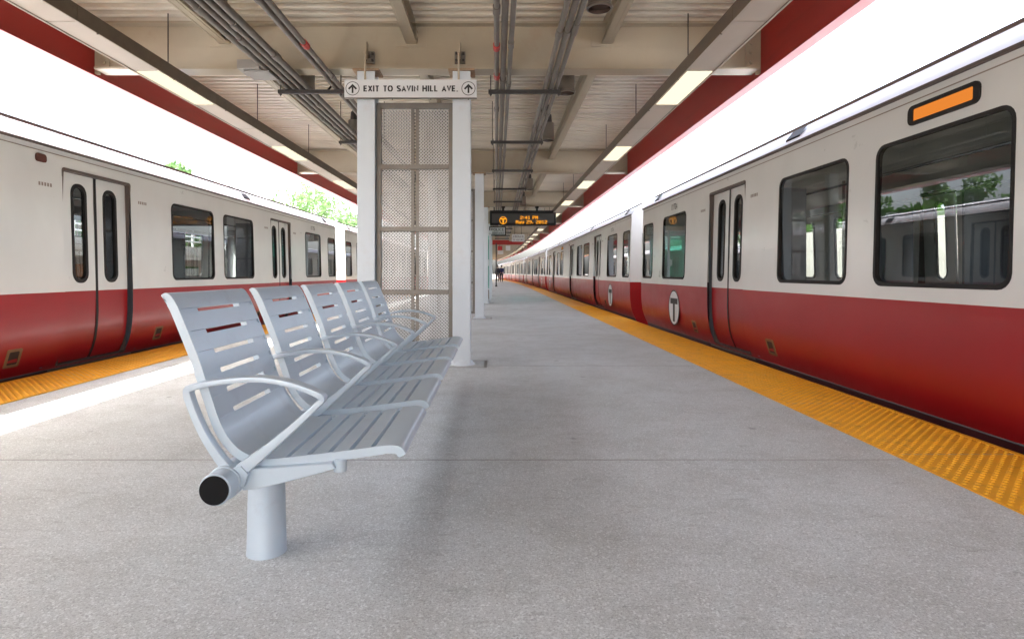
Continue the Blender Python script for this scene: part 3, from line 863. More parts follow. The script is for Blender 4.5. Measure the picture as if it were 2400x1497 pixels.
def bench():
    BY, PITCH = 1.738, 0.6246
    t = thing('bench', 'pale blue grey metal bench with five slatted seats and looped armrests on a single beam', 'bench', (-0.78, BY, 0))
    ox, oy = 0.78, -BY
    prof = catmull([(-.988,.884),(-.975,.8915),(-.960,.884),(-.945,.862),(-.932,.835),(-.905,.769),(-.878,.701),(-.859,.644),(-.838,.580),(-.819,.523),(-.795,.474),(-.760,.434),(-.715,.410),(-.673,.4035),(-.60,.410),(-.50,.421),(-.40,.4335),(-.335,.4425),(-.300,.4435),(-.279,.436),(-.268,.418)], 6)
    # arclength cuts: slots at given heights on the back and given X on the seat
    cuts = []
    for z in (.838,.771,.709,.649,.589,.527):
        for i in range(len(prof)-1):
            if prof[i][0] < -.80 and prof[i][1] >= z > prof[i+1][1]: cuts.append(i + (prof[i][1]-z)/(prof[i][1]-prof[i+1][1])); break
    nb = len(cuts)
    for x in (-.618,-.555,-.493,-.430,-.365):
        for i in range(len(prof)-1):
            if prof[i][0] <= x < prof[i+1][0] and prof[i][1] < .5: cuts.append(i + (x-prof[i][0])/(prof[i+1][0]-prof[i][0])); break
    def at(s):
        i = min(int(s), len(prof)-2); f = s-i
        return tuple(prof[i][a]*(1-f) + prof[i+1][a]*f for a in (0, 1))
    def par_at_len(s, dl):
        """parameter a distance dl along the curve from s"""
        step = 0.02 if dl > 0 else -0.02; acc = 0; p = at(s)
        while acc < abs(dl) and 0 < s+step < len(prof)-1:
            s += step; q = at(s); acc += math.dist(p, q); p = q
        return s
    def section(s0, s1, off0, off1):
        """closed ribbon polygon between parameters, from offset off0 (front) to off1 (behind)"""
        ss = [s0] + [k for k in range(math.ceil(s0+1e-6), math.floor(s1-1e-6)+1)] + [s1]
        fr, bk = [], []
        for s in ss:
            a, b = at(max(0, s-0.15)), at(min(len(prof)-1, s+0.15))
            dx, dz = b[0]-a[0], b[1]-a[1]; l = math.hypot(dx, dz) or 1
            nx, nz = dz/l, -dx/l          # behind / below the sitter
            if nx > 0.9: pass
            p = at(s)
            fr.append((p[0]+nx*off0, p[1]+nz*off0)); bk.append((p[0]+nx*off1, p[1]+nz*off1))
        return fr + bk[::-1]
    bounds = [0.0]
    for c in cuts: bounds += [par_at_len(c, -0.0072), par_at_len(c, 0.0072)]
    bounds.append(len(prof)-1.0)
    spans = [(bounds[2*i], bounds[2*i+1]) for i in range(len(bounds)//2)]
    W = 0.522; ya0 = 1.7575
    def mk(poly, y0, y1, mb):
        pts = [(x+ox, z) for x, z in poly]
        mb.lsweep(pts, [y0+oy, y1+oy])
    back, seat = MB(), MB(); rails_b, rails_s = [], []
    for i, (a, b) in enumerate(spans):
        mk(section(a, b, 0.0, 0.014 if i < nb else 0.021), ya0, ya0+W, back if i < nb else seat)
    split = spans[nb][0]
    for (y0, y1) in ((ya0+0.0012, ya0+0.118), (ya0+W-0.105, ya0+W-0.0012)):
        rails_b.append(MB()); mk(section(spans[0][1]-6.0, split, 0.0055, 0.026), y0, y1, rails_b[-1])
    for (y0, y1) in ((ya0+0.0012, ya0+0.030), (ya0+W-0.030, ya0+W-0.0012)):
        rails_s.append(MB()); mk(section(split, spans[-1][0]+2, 0.0055, 0.026), y0, y1, rails_s[-1])
    for q0 in (ya0-0.0005, ya0+W-0.0075):
        mk(section(0.9, split+1.0, -0.0004, 0.024), q0, q0+0.008, back)
        mk(section(split+1.001, len(prof)-2.2, -0.0004, 0.024), q0, q0+0.008, seat)
    bo = back.build('backrest', M['bench'], t, smooth=True, bevel=0.0018, fixn=True)
    so = seat.build('seat', M['bench'], t, smooth=True, bevel=0.0018, fixn=True)
    for q in rails_b: q.build('side_rail', M['bench'], bo, smooth=True, fixn=True)
    for q in rails_s: q.build('side_rail', M['bench'], so, smooth=True, fixn=True)
    for k in range(1, 5):
        for o in (bo, so):
            c = copy_tree(o, t); c.location = (0, PITCH*k, 0)
    # armrest loop: swept rounded section, wider on the arch
    key = [(-.768,.372,.016,.017),(-.806,.416,.016,.014),(-.849,.484,.016,.0125),(-.880,.553,.016,.012),(-.896,.606,.017,.012),(-.880,.6195,.019,.010),
           (-.824,.632,.023,.0085),(-.75,.642,.026,.0085),(-.675,.643,.026,.0085),(-.600,.631,.026,.0085),(-.545,.612,.024,.0085),(-.512,.596,.021,.010),
           (-.506,.583,.017,.010),(-.522,.567,.015,.0095),(-.585,.508,.015,.011),(-.650,.452,.016,.014),(-.715,.400,.017,.019),(-.742,.380,.017,.020)]
    path = catmull(key, 4)
    am = MB(); n = 10; vs = []
    for i, (x, z, w, th) in enumerate(path):
        a = path[max(0, i-1)]; b = path[min(len(path)-1, i+1)]
        dx, dz = b[0]-a[0], b[1]-a[1]; l = math.hypot(dx, dz) or 1; nx, nz = -dz/l, dx/l
        for q in range(n):
            an = 2*math.pi*q/n
            cu, su = math.cos(an), math.sin(an)
            cu = math.copysign(abs(cu)**0.38, cu); su = math.copysign(abs(su)**0.38, su)
            vs.append((x+ox+nx*th*su, w*cu, z+nz*th*su))
    fs = []
    for i in range(len(path)-1):
        for q in range(n):
            fs.append((i*n+q, i*n+(q+1) % n, (i+1)*n+(q+1) % n, (i+1)*n+q))
    fs += [tuple(range(n)), tuple((len(path)-1)*n+q for q in range(n))]
    am.add(vs, fs)
    # casting down to the beam
    am.prism_xz([(-.800+ox,.392),(-.770+ox,.388),(-.735+ox,.395),(-.715+ox,.372),(-.728+ox,.335),(-.765+ox,.352),(-.782+ox,.380)], -0.022, 0.022)
    arm = am.build('armrest', M['bench'], t, smooth=True, angle=50, fixn=True)
    br = MB()
    br.prism_xz([(-.745+ox,.384),(-.66+ox,.384),(-.48+ox,.398),(-.468+ox,.382),(-.50+ox,.372),(-.63+ox,.338),(-.70+ox,.322),(-.74+ox,.318)], -0.002, 0.050)
    br.cyl((-.462+ox, 0.026, .366), (-.462+ox, 0.026, .404), 0.019, 0.019, n=16)
    for i in range(1):
        m_, nn = 24, 2
        br.cyl((-.782+ox, -0.03, .349), (-.782+ox, 0.06, .349), 0.0485, n=28)
    brk = br.build('seat_bracket', M['bench'], t, smooth=True, bevel=0.003, fixn=True)
    for k in range(1, 6):
        for o in (arm, brk):
            c = copy_tree(o, t); c.location = (0, PITCH*k - (0.05 if (k == 5 and o is brk) else 0), 0)
    bm_ = MB(); bm_.cyl((0-.002, 1.655+oy, .349), (0-.002, 4.945+oy, .349), 0.045, n=36)
    bm_.build('beam', M['bench'], t, smooth=True, bevel=0.003)
    for y, dy in ((1.6535, -0.003), (4.9465, 0.003)):
        cpm = MB(); cpm.cyl((-.002, y+oy, .349), (-.002, y+dy+oy, .349), 0.0405, n=36)
        cpm.build('end_cap', M['cap'], t, smooth=True)
    pm = MB()
    pm.lathe([(0.0,0.0004),(0.066,0.0004),(0.066,0.004),(0.0645,0.008),(0.0590,0.272),(0.0575,0.2735),(0.0575,0.2755),(0.0590,0.277),(0.0590,0.300),(0.055,0.306),(0.0,0.306)], (-.006, 2.042+oy, 0), n=40)
    po = pm.build('post', M['bench'], t, smooth=True)
    c = copy_tree(po, t); c.location = (0, 2.38, 0)
bench()

# ------------------------------------------------------------------ subway cars
CL = 21.2; CW = 3.0
def prof_in(z):
    k = [(-.28,.18),(-.12,.165),(-.02,.125),(.06,.085),(.14,.052),(.24,.025),(.38,.007),(.52,0),(.80,0),(2.19,.040)]
    if z <= k[0][0]: return k[0][1]
    for (a, va), (b, vb) in zip(k, k[1:]):
        if z <= b: return va + (vb-va)*(z-a)/(b-a)
    return k[-1][1]
ZCUT = [-.2,-.12,-.07,-.02,.02,.06,.10,.14,.19,.24,.31,.38,.45,.52,.76,.80]
WINS = [(.10,.80,.86,1.87),(1.46,2.68,.86,1.89),(5.70,6.90,.86,1.89),(7.25,8.48,.86,1.89)]
WINS = WINS + [(CL-b, CL-a, c, d_) for a, b, c, d_ in WINS if True]
WINS[6] = (14.36, 15.54, .86, 1.89); WINS[7] = (12.80, 14.0, .86, 1.89)
DOORS = [4.24, 9.98, CL-4.24]; DW = 0.56; DZ0, DZ1 = 0.015, 2.0
def rrect(u0, u1, v0, v1, r, n=5):
    out = []
    for cx, cy, a0 in ((u1-r, v0+r, -90), (u1-r, v1-r, 0), (u0+r, v1-r, 90), (u0+r, v0+r, 180)):
        for i in range(n+1):
            a = R(a0 + 90*i/n); out.append((cx + r*math.cos(a), cy + r*math.sin(a)))
    return out

def panel_mesh(name, outer, holes, mats, pick, side, inset=0.0, parent=None, thick=0.0):
    """flat (u,v) sheet with holes, cut at the height stations, wrapped onto the car profile."""
    bm = bmesh.new(); edges = []
    for loop in [outer] + holes:
        vs = [bm.verts.new((0, u, v)) for u, v in loop]
        for i in range(len(vs)): edges.append(bm.edges.new((vs[i], vs[(i+1) % len(vs)])))
    bmesh.ops.triangle_fill(bm, edges=edges, use_beauty=True, use_dissolve=False)
    for z in ZCUT:
        bmesh.ops.bisect_plane(bm, geom=bm.verts[:]+bm.edges[:]+bm.faces[:], plane_co=(0,0,z), plane_no=(0,0,1), dist=1e-5)
    for f in bm.faces: f.material_index = pick(f.calc_center_median().z)
    for v in bm.verts:
        x = prof_in(v.co.z) + inset
        v.co.x = x if side == 0 else CW - x
    bmesh.ops.recalc_face_normals(bm, faces=bm.faces)
    want = -1 if side == 0 else 1
    s = sum(f.normal.x*f.calc_area() for f in bm.faces)
    if s*want < 0: bmesh.ops.reverse_faces(bm, faces=bm.faces)
    if thick:
        r = bmesh.ops.extrude_face_region(bm, geom=[f for f in bm.faces])
        nv = [e for e in r['geom'] if isinstance(e, bmesh.types.BMVert)]
        for v in nv: v.co.x += thick if side == 0 else -thick
        bmesh.ops.recalc_face_normals(bm, faces=bm.faces)
    me = bpy.data.meshes.new(name); bm.to_mesh(me); bm.free()
    for m in mats: me.materials.append(m)
    me.shade_smooth(); me.set_sharp_from_angle(angle=R(30))
    o = bpy.data.objects.new(name, me); COL.objects.link(o); o.parent = parent
    return o

def wrap(mb, side, inset):
    """turn (u, v, depth) vertices held as (depth, u, v) into car space"""
    out = []
    for dpt, u, v in mb.v:
        x = prof_in(v) + inset + dpt
        out.append((x if side == 0 else CW - x, u, v))
    mb.v = out
    return mb

def loop_ring(mb, lo, li, d0, d1):
    """frame ring between an outer and inner (u,v) loop with a return of depth"""
    n = len(lo)
    vs = [(d0, u, v) for u, v in lo] + [(d0, u, v) for u, v in li] + [(d1, u, v) for u, v in li] + [(d1, u, v) for u, v in lo]
    fs = []
    for i in range(n):
        j = (i+1) % n
        fs += [(i, j, n+j, n+i), (n+i, n+j, 2*n+j, 2*n+i), (3*n+i, 3*n+j, j, i)]
    mb.add(vs, fs)

def make_car(name, label, number, group):
    t = thing(name, label, 'subway car', group=group)
    bodym = [M['car_white'], M['car_red'], M['car_skirt']]
    pick = lambda z: 0 if z > .76 else (1 if z > -.02 else 2)
    zb, zt = -.25, 2.19
    outer = [(0,zb),(CL,zb),(CL,zt),(0,zt)]
    holes = [rrect(u0, u1, v0, v1, .09) for u0, u1, v0, v1 in WINS]
    holes += [rrect(c-DW-.02, c+DW+.02, DZ0, DZ1, .03, 2) for c in DOORS]
    for side in (0, 1):
        panel_mesh('side_wall', outer, holes, bodym, pick, side, 0.0, t)
    # ends
    zs = [zb, -.12, -.02, .06, .14, .24, .38, .52, .76]
    zs2 = [.76, 1.4, 2.0, 2.19]
    roofp = [(.040,2.19),(.085,2.26),(.165,2.355),(.30,2.445),(.55,2.525),(1.0,2.58),(1.5,2.60)]
    for y, flip in ((0.0, 0), (CL, 1)):
        e = MB()
        lo = [(prof_in(z), y, z) for z in zs] + [(CW-prof_in(z), y, z) for z in reversed(zs)]
        hi = [(prof_in(z), y, z) for z in zs2[:-1]] + [(x, y, z) for x, z in roofp] + [(CW-x, y, z) for x, z in reversed(roofp[:-1])] + [(CW-prof_in(z), y, z) for z in reversed(zs2[:-1])]
        e.add(lo, [tuple(range(len(lo)))] if flip else [tuple(range(len(lo)))[::-1]], 1)
        e.add(hi, [tuple(range(len(hi)))] if flip else [tuple(range(len(hi)))[::-1]], 0)
        eo = e.build('end_wall', bodym, t, fixn=True)
        q = MB(); yy = y + (0.012 if flip else -0.012)
        a, b = sorted((yy, y + (0.001 if flip else -0.001)))
        q.box(1.1, 1.9, a, b, .05, 1.98); q.build('end_door', M['car_white'], t)
        for x0, x1 in ((.26, .82), (2.18, 2.74)):
            q = MB(); q.box(x0, x1, a, b, 1.0, 1.8); q.build('end_window', M['facade_glass'], t)
    # gangway buffer between cars
    q = MB(); q.box(1.0, 2.0, -0.45, -0.014, -.2, 2.05); q.build('gangway', M['rubber'], t)
    # roof
    r = MB(); pts = roofp + [(CW-x, z) for x, z in reversed(roofp[:-1])]
    vs = []
    for y in (0.0, CL): vs += [(x, y, z) for x, z in pts]
    n = len(pts)
    r.add(vs, [(i, i+1, n+i+1, n+i) for i in range(n-1)])
    ro = r.build('roof', M['car_roof'], t, smooth=True, angle=50, fixn=True)
    g = MB()
    for f in (lambda x: x, lambda x: CW-x):
        a, b = sorted((f(.008), f(.06))); g.box(a, b, .02, CL-.02, 2.183, 2.203)
        a, b = sorted((f(.262), f(.285))); g.box(a, b, .02, CL-.02, 2.41, 2.449)
    g.build('gutter', M['gutter'], t)
    g = MB()
    for side in (0, 1):
        q = MB()
        q.add([(-.004, .02, 2.128),(-.004, CL-.02, 2.128),(-.004, CL-.02, 2.137),(-.004, .02, 2.137)], [(0,1,2,3)])
        wrap(q, side, 0.0); g.add(q.v, q.f)
    g.build('seam_line', M['seam'], t)
    for u in (.8, 5.8, CL-5.8, CL-.8):
        for f in (lambda x: x, lambda x: CW-x):
            v = MB()
            v.add([(f(.09), u-.14, 2.285),(f(.09), u+.14, 2.285),(f(.168), u+.14, 2.378),(f(.168), u-.14, 2.378)], [(0,1,2,3)])
            v.add([(f(.09), u-.14, 2.265),(f(.09), u+.14, 2.265),(f(.09), u+.14, 2.285),(f(.09), u-.14, 2.285)], [(0,1,2,3)])
            v.build('roof_vent', M['black'], t)
    # windows
    for side in (0, 1):
        for u0, u1, v0, v1 in WINS:
            m = MB(); lo = rrect(u0-.006, u1+.006, v0-.006, v1+.006, .095); li = rrect(u0+.018, u1-.018, v0+.024, v1-.018, .075)
            loop_ring(m, lo, li, -.005, .03); wrap(m, side, 0)
            w = m.build('window', M['rubber'], t, fixn=True)
            m = MB(); lp = rrect(u0+.01, u1-.01, v0+.012, v1-.01, .085)
            m.add([(.022, u, v) for u, v in lp], [tuple(range(len(lp)))])
            for k, (dpt, u, v) in enumerate(m.v): m.v[k] = ((.022+.008) if side == 0 else CW-.030, u, v)
            m.build('pane', M['glass'], w)
    # doors
    for side in (0, 1):
        for c in DOORS:
            fr = MB()
            loop_ring(fr, rrect(c-DW-.024, c+DW+.024, DZ0-.012, DZ1+.022, .03, 2), rrect(c-DW, c+DW, DZ0+.01, DZ1-.005, .02, 2), -.004, .09)
            wrap(fr, side, 0); fr.build('door_frame', M['gutter'], t, fixn=True)
            for s in (-1, 1):
                a, b = sorted((c + s*.022, c + s*(DW-.001)))
                wc = (a+b)/2 + s*(-.03)
                hole = rrect(wc-.11, wc+.11, .86, 1.88, .10, 6)
                ld = panel_mesh('door', [(a, DZ0+.012),(b, DZ0+.012),(b, DZ1-.008),(a, DZ1-.008)], [hole], bodym, pick, side, .055, t, .03)
                m = MB(); loop_ring(m, rrect(wc-.125, wc+.125, .845, 1.895, .11, 6), rrect(wc-.085, wc+.085, .885, 1.855, .075, 6), -.004, .03)
                wrap(m, side, .055); m.build('window_gasket', M['rubber'], ld, fixn=True)
                m = MB(); lp = rrect(wc-.105, wc+.105, .866, 1.874, .095, 6)
                m.add([(.018, u, v) for u, v in lp], [tuple(range(len(lp)))]); wrap(m, side, .055)
                m.build('pane', M['glass'], ld)
            m = MB()
            for i, (z0, z1) in enumerate(zip([DZ0+.01,.06,.14,.24,.38,.52,1.4], [.06,.14,.24,.38,.52,1.4,DZ1-.01])):
                m.add([(0, c-.022, z0),(0, c+.022, z0),(0, c+.022, z1),(0, c-.022, z1)], [(0,1,2,3)])
            wrap(m, side, .05); m.build('door_seal', M['rubber'], t)
            m = MB(); x0 = -.02
            for k, (z0, z1) in enumerate(((-.035, -.012),)):
                vs = [(-.03, c-.7, z0),(-.03, c+.7, z0),(-.03, c+.7, z1),(-.03, c-.7, z1),(.05, c-.7, z1),(.05, c+.7, z1)]
                m.add(vs, [(0,1,2,3),(3,2,5,4)])
            wrap(m, side, 0); m.build('door_sill', M['stainless'], t)
    # destination sign, markers, hatches, numbers, logos
    for side in (0, 1):
        rt = (0,-1,0) if side == 0 else (0,1,0)
        xs_ = lambda d, z: (prof_in(z)-d) if side == 0 else (CW-prof_in(z)+d)
        m = MB(); lp = rrect(13.04, 13.66, 1.962, 2.098, .045)
        lo2 = rrect(13.04, 13.66, 1.962, 2.098, .045); li = rrect(13.09, 13.61, 1.990, 2.072, .01)
        loop_ring(m, lo2, li, -.012, .0); wrap(m, side, 0)
        ds = m.build('destination_sign', M['rubber'], t, fixn=True)
        m = MB(); lp = rrect(13.08, 13.62, 1.980, 2.082, .01)
        m.add([(-.004, u, v) for u, v in lp], [tuple(range(len(lp)))]); wrap(m, side, 0)
        m.build('lit_display', M['amber_dim'], ds)
        for u in (10.85,):
            m = MB(); lp = rrect(u-.07, u+.07, 2.02, 2.10, .03)
            m.add([(-.012, a, b) for a, b in lp] + [(0, a, b) for a, b in lp], [tuple(range(len(lp)))] + [(i, (i+1) % len(lp), len(lp)+(i+1) % len(lp), len(lp)+i) for i in range(len(lp))])
            wrap(m, side, 0); m.build('marker_lamp', M['lamp_red'], t, fixn=True)
        for c in DOORS:
            for du in (-1.2, 1.2):
                m = MB(); loop_ring(m, rrect(c+du-.09, c+du+.09, .09, .26, .015, 2), rrect(c+du-.06, c+du+.06, .115, .235, .01, 2), -.006, .01)
                wrap(m, side, 0); h = m.build('access_hatch', M['bronze'], t, fixn=True)
                m = MB(); lp = rrect(c+du-.06, c+du+.06, .115, .235, .01, 2); m.add([(-.002, a, b) for a, b in lp], [tuple(range(len(lp)))])
                wrap(m, side, 0); m.build('hatch_recess', M['hatch_dark'], h)
            for du in (-.82, .82):
                m = MB(); u = c+du
                for a in range(5):
                    m.add([(-.002, u-.09+a*.038, 1.795),(-.002, u-.065+a*.038, 1.795),(-.002, u-.065+a*.038, 1.83),(-.002, u-.09+a*.038, 1.83)], [(0,1,2,3)])
                wrap(m, side, 0); m.build('door_lettering', M['seam'], t)
        m = MB()
        for u in (2.07, CL-2.07):
            signage(m, number, .095, (xs_(.003, 2.0), u, 2.02), rt, (0,0,1), weight=.14, out=(-1,0,0) if side == 0 else (1,0,0))
        m.build('car_number', M['ink'], t)
        for u in (2.17, CL-2.17):
            lg = MB(); z = .40; w = MB(); x = xs_(.004, .6)
            org = (x, u, z); up = (0,0,1)
            disc2(w, org, rt, up, .285, 40)
            lo = w.build('logo_disc', M['sign_white'], t, fixn=False)
            x2 = xs_(.006, .6); org = (x2, u, z)
            ring2(lg, org, rt, up, .262, .285, 40)
            quad2(lg, org, rt, up, [(-.19,.06),(.19,.06),(.19,.15),(-.19,.15)])
            quad2(lg, org, rt, up, [(-.05,-.22),(.05,-.22),(.05,.0598),(-.05,.0598)])
            lg.build('logo_mark', M['ink'], lo)
    # interior
    m = MB(); m.box(.12, CW-.12, .05, CL-.05, -.02, -.002); m.build('floor', M['int_floor'], t)
    m = MB(); m.box(.10, CW-.10, .05, CL-.05, 2.10, 2.12); m.build('ceiling', M['int_wall'], t)
    m = MB()
    for a, b in ((.5,3.4),(5.2,9.2),(11.2,15.9),(17.9,20.7)):
        for s in (0, 1):
            x0, x1 = (.12, .55) if s == 0 else (CW-.55, CW-.12)
            m.box(x0, x1, a, b, .38, .44)
            xa, xb = (.10, .15) if s == 0 else (CW-.15, CW-.10)
            m.box(xa, xb, a, b, .44, .82)
            m.box(x0, x1, a+.1, b-.1, .0, .38)
    m.build('bench_seat', M['int_seat'], t)
    for c in DOORS:
        for du in (-.78, .78):
            for s in (0, 1):
                m = MB(); x0, x1 = (.10, .62) if s == 0 else (CW-.62, CW-.10)
                m.box(x0, x1, c+du-.015, c+du+.015, .02, 1.9); m.build('partition', M['int_screen'], t)
        m = MB(); m.cyl((CW/2, c, 0), (CW/2, c, 2.1), .018, n=10); m.build('grab_pole', M['pole'], t)
    m = MB()
    for x in (.75, CW-.75): m.cyl((x, .4, 1.86), (x, CL-.4, 1.86), .014, n=8)
    m.build('grab_rail', M['pole'], t)
    # running gear
    for c in (3.4, CL-3.4):
        m = MB()
        for x in (.55, CW-.55):
            m.box(x-.06, x+.06, c-1.5, c+1.5, -.85, -.65)
            for dy in (-.95, .95): m.cyl((x-.07, c+dy, -.82), (x+.07, c+dy, -.82), .38, n=24)
        m.build('bogie', M['strut'], t)
    m = MB(); m.box(.45, CW-.45, 6.5, CL-6.5, -.8, -.26); m.build('underframe_box', M['strut'], t)
    return t

XRT, XLT = 2.83, -4.36
PIT = 22.2
carA = make_car('subway_car', 'red and white subway car nearest the camera with a lit orange destination sign', '01724', 'cars of the train at the open side of the platform')
carA.location = (XRT, 11.69-CL, 0)
labs = ['second car in the train that has the lit orange destination sign',
        'third car in the train that has the lit orange destination sign',
        'fourth car in the train that has the lit orange destination sign',
        'fifth and last visible car in the train that has the lit orange destination sign']
for k in range(4):
    y = 11.69 - CL + PIT*(k+1)
    c = copy_tree(carA)
    b0, b1 = bend(y), bend(y+CL)
    c.location = (XRT + b0, y, 0); c.rotation_euler = (0, 0, -math.atan2(b1-b0, CL))
    c['label'] = labs[k]
def left_car(src, yA, label):
    c = copy_tree(src); c.location = (XLT, yA, 0); c.rotation_euler = (0, 0, math.pi); c.scale = (1, .97, 1)
    c['label'] = label; c['group'] = 'cars of the train behind the bench'
    return c
la = left_car(carA, 16.28, 'red and white subway car directly behind the bench, double doors facing the platform')
lb = left_car(carA, 16.28+PIT*.97, 'subway car coupled beyond the one behind the bench, partly hidden by the white column')
lc = left_car(carA, 16.28+2*PIT*.97, 'third subway car of the train behind the bench, mostly hidden behind the columns and screens')
# the cars behind the bench carry another number
nm = None
for c in (la, lb, lc):
    for ch in c.children:
        if ch.name.startswith('car_number'):
            side = 0 if min(v.co.x for v in ch.data.vertices) < 1 else 1
            rt = (0,-1,0) if side == 0 else (0,1,0)
            m = MB()
            for u in (2.07, CL-2.07):
                x = (prof_in(2.0)-.003) if side == 0 else (CW-prof_in(2.0)+.003)
                signage(m, {la: '01756', lb: '01725', lc: '01742'}[c], .095, (x, u, 2.02), rt, (0,0,1), weight=.14, out=(-1,0,0) if side == 0 else (1,0,0))
            me = bpy.data.meshes.new('car_number'); me.from_pydata(m.v, [], m.f); me.materials.append(M['ink']); ch.data = me

# rails under the trains
rl = MB()
for xc in (XRT+1.5, XLT-1.5):
    for s in (-.72, .72): rl.lbox(xc+s-.035, xc+s+.035, [-30, 0, 40, 120], -1.35+.001, -1.2)
tag(rl.build('track', M['rusty']), kind='structure')

# ------------------------------------------------------------------ beyond the tracks
def leaves(mb, c, rad, n, size, rng, flat=.8):
    for _ in range(n):
        while True:
            p = Vector((rng.uniform(-1,1), rng.uniform(-1,1), rng.uniform(-1,1)))
            if .25 < p.length < 1: break
        p = Vector((p.x*rad, p.y*rad, p.z*rad*flat)) + Vector(c)
        a = Vector((rng.gauss(0,1), rng.gauss(0,1), rng.gauss(0,.7))).normalized(); b = a.orthogonal().normalized()
        b = (b*math.cos(rng.random()*6.28) + a.cross(b)*math.sin(rng.random()*6.28))
        s = size*rng.uniform(.6, 1.3); d = a.cross(b)
        mb.add([p-b*s, p+d*s*.45, p+b*s, p-d*s*.45], [(0,1,2,3)])

def tree(x, y, h, cr, label, leaf, n, seed, size=.16, base=-1.35, trunk_to=.62, group=None, name='leafy_tree'):
    rng = random.Random(seed)
    t = thing(name, label, 'tree', (x, y, base), group=group)
    tr = MB(); hh = h-base
    top = hh*trunk_to
    tr.tube([(0,0,-.02),(.05,.03,hh*.2),(-.05,.08,hh*.4),(.04,0,top)], [.16+h*.012,.13+h*.008,.10+h*.006,.06], 8)
    cl = MB(); cen = []
    for k in range(14):
        a = rng.uniform(0, 6.28); rr = cr*math.sqrt(rng.random())*.8
        z = hh - cr*.9 + rng.uniform(-.9, .62)*cr
        c = (rr*math.cos(a), rr*math.sin(a), z); cen.append(c)
        st = hh*rng.uniform(.25, trunk_to)
        tr.tube([(0,0,st), (c[0]*.5, c[1]*.5, (st+z)/2+.2), c], [.05,.035,.012], 6)
    for c in cen: leaves(cl, c, cr*rng.uniform(.26,.42), n//14, size, rng)
    tr.build('trunk', M['bark'], t, smooth=True); cl.build('crown', leaf, t)
    return t

tree(-15.6, 50, 9.3, 4.2, 'pale sunlit leafy tree above the far end of the train roof behind the bench', M['leaf_a'], 4200, 3, .15)
tree(-15.6, 62, 7.6, 3.4, 'smaller light green tree beside the white building', M['leaf_a'], 4200, 5, .17)
tree(-17.4, 30, 6.8, 2.2, 'round treetop just showing above the train roof behind the bench', M['leaf_a'], 3600, 9, .14)
rngT = random.Random(21)
for k, (x, y, h) in enumerate(((-14.5, 4, 5.0), (-15.5, 10.5, 5.1), (-14.2, 16.5, 4.7), (-15.4, 22, 5.2), (-14.4, 27, 4.8), (-15.8, 36, 5.6))):
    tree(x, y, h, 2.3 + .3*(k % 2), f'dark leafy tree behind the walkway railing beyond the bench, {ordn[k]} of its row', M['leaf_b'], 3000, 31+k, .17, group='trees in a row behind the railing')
for k, (x, y, h) in enumerate(((9.8, 3, 4.4), (10.4, 9, 4.6), (9.6, 15, 4.3), (10.3, 22, 4.6))):  # added trees, hiding the bright sky so the car windows stay dark
    tree(x, y, h, 2.4, f'dark leafy tree added beyond the near car with the orange sign, {ordn[k]} of its row', M['leaf_b'], 2400, 51+k, .18, group='trees added beyond the train')

# bare tree
bt = thing('bare_tree', 'thin leafless tree against the white sky', 'tree', (-19, 44, -1.35))
q = MB(); rng = random.Random(4)
def branch(p, d, l, r, lev):
    e = p + d*l
    q.tube([p, p+d*l*.5+Vector((rng.uniform(-.06,.06),)*3), e], [r, r*.8, r*.6], 5)
    if lev == 0: return
    for _ in range(3 if lev > 1 else 2):
        nd = (d + Vector((rng.uniform(-.6,.6), rng.uniform(-.6,.6), rng.uniform(-.05,.4)))).normalized()
        branch(p + d*l*rng.uniform(.55, 1.0), nd, l*rng.uniform(.55,.75), r*.55, lev-1)
branch(Vector((0,0,0)), Vector((.04,.02,1)).normalized(), 5.2, .11, 4)
q.build('trunk', M['bark_pale'], bt, smooth=True)

# white building
bd = thing('white_building', 'white building with gridded windows beyond the trees', 'building', (-38, 96, -1.35))
q = MB(); q.box(-7, 9, 0, 12, 0, 17.5); q.build('wall', M['facade'], bd)
q = MB(); q.box(-7.3, 9.3, -.3, 12.3, 17.5, 18); q.build('roof', M['facade'], bd)
for i in range(6):
    for k in range(6):
        x = -6.3 + i*2.55; z = 1.6 + k*2.7
        w = MB(); w.box(x, x+1.9, -.06, .05, z, z+1.9); wo = w.build('window', M['facade'], bd)
        w = MB()
        for a in (0, 1):
            for b in (0, 1): w.box(x+.08+a*.93, x+.90+a*.93, -.075, -.061, z+.08+b*.93, z+.90+b*.93)
        w.build('pane', M['facade_glass'], wo)

# elevated walkway edge with railing, seen through the train windows
vd = thing('walkway', 'concrete walkway deck with metal railing seen through the train windows behind the bench', 'walkway', (-9.6, 0, 0))
q = MB(); q.box(-2.2, 0, -12, 60, 1.50, 1.78); q.box(-2.2, -1.9, -12, 60, 1.20, 1.50); q.box(-.3, -.05, -12, 60, 1.36, 1.50); q.build('deck_slab', M['concrete_plain'], vd)
q = MB()
for z in (1.95, 2.1, 2.25, 2.38): q.cyl((-.12, -12, z), (-.12, 60, z), .022, n=6)
q.build('handrail', M['rail'], vd)
for k in range(40):
    q = MB(); y = -11.5 + 1.8*k; q.box(-.15, -.09, y-.03, y+.03, 1.78, 2.40); q.build('rail_post', M['rail'], vd)
for k in range(18):
    q = MB(); y = -11 + 3.9*k
    for dx in (-.3, -1.8): q.box(dx-.1, dx+.1, y-.13, y+.13, -1.35, 1.36 if dx == -.3 else 1.2)
    q.build('pier', M['rusty'], vd)
rw = MB(); rw.box(-13.6, -13.2, -14, 62, -1.35, 1.15)
tag(rw.build('retaining_wall', M['concrete_plain']), 'low concrete wall in the shade under the walkway deck', 'wall')
rw = MB(); rw.box(7.3, 7.6, -14, 110, -1.35, 1.9)  # wall added beyond the train to keep its windows dark
tag(rw.build('added_trackside_wall', M['concrete_plain']), 'grey concrete wall added on the other side of the train with the orange sign', 'wall')

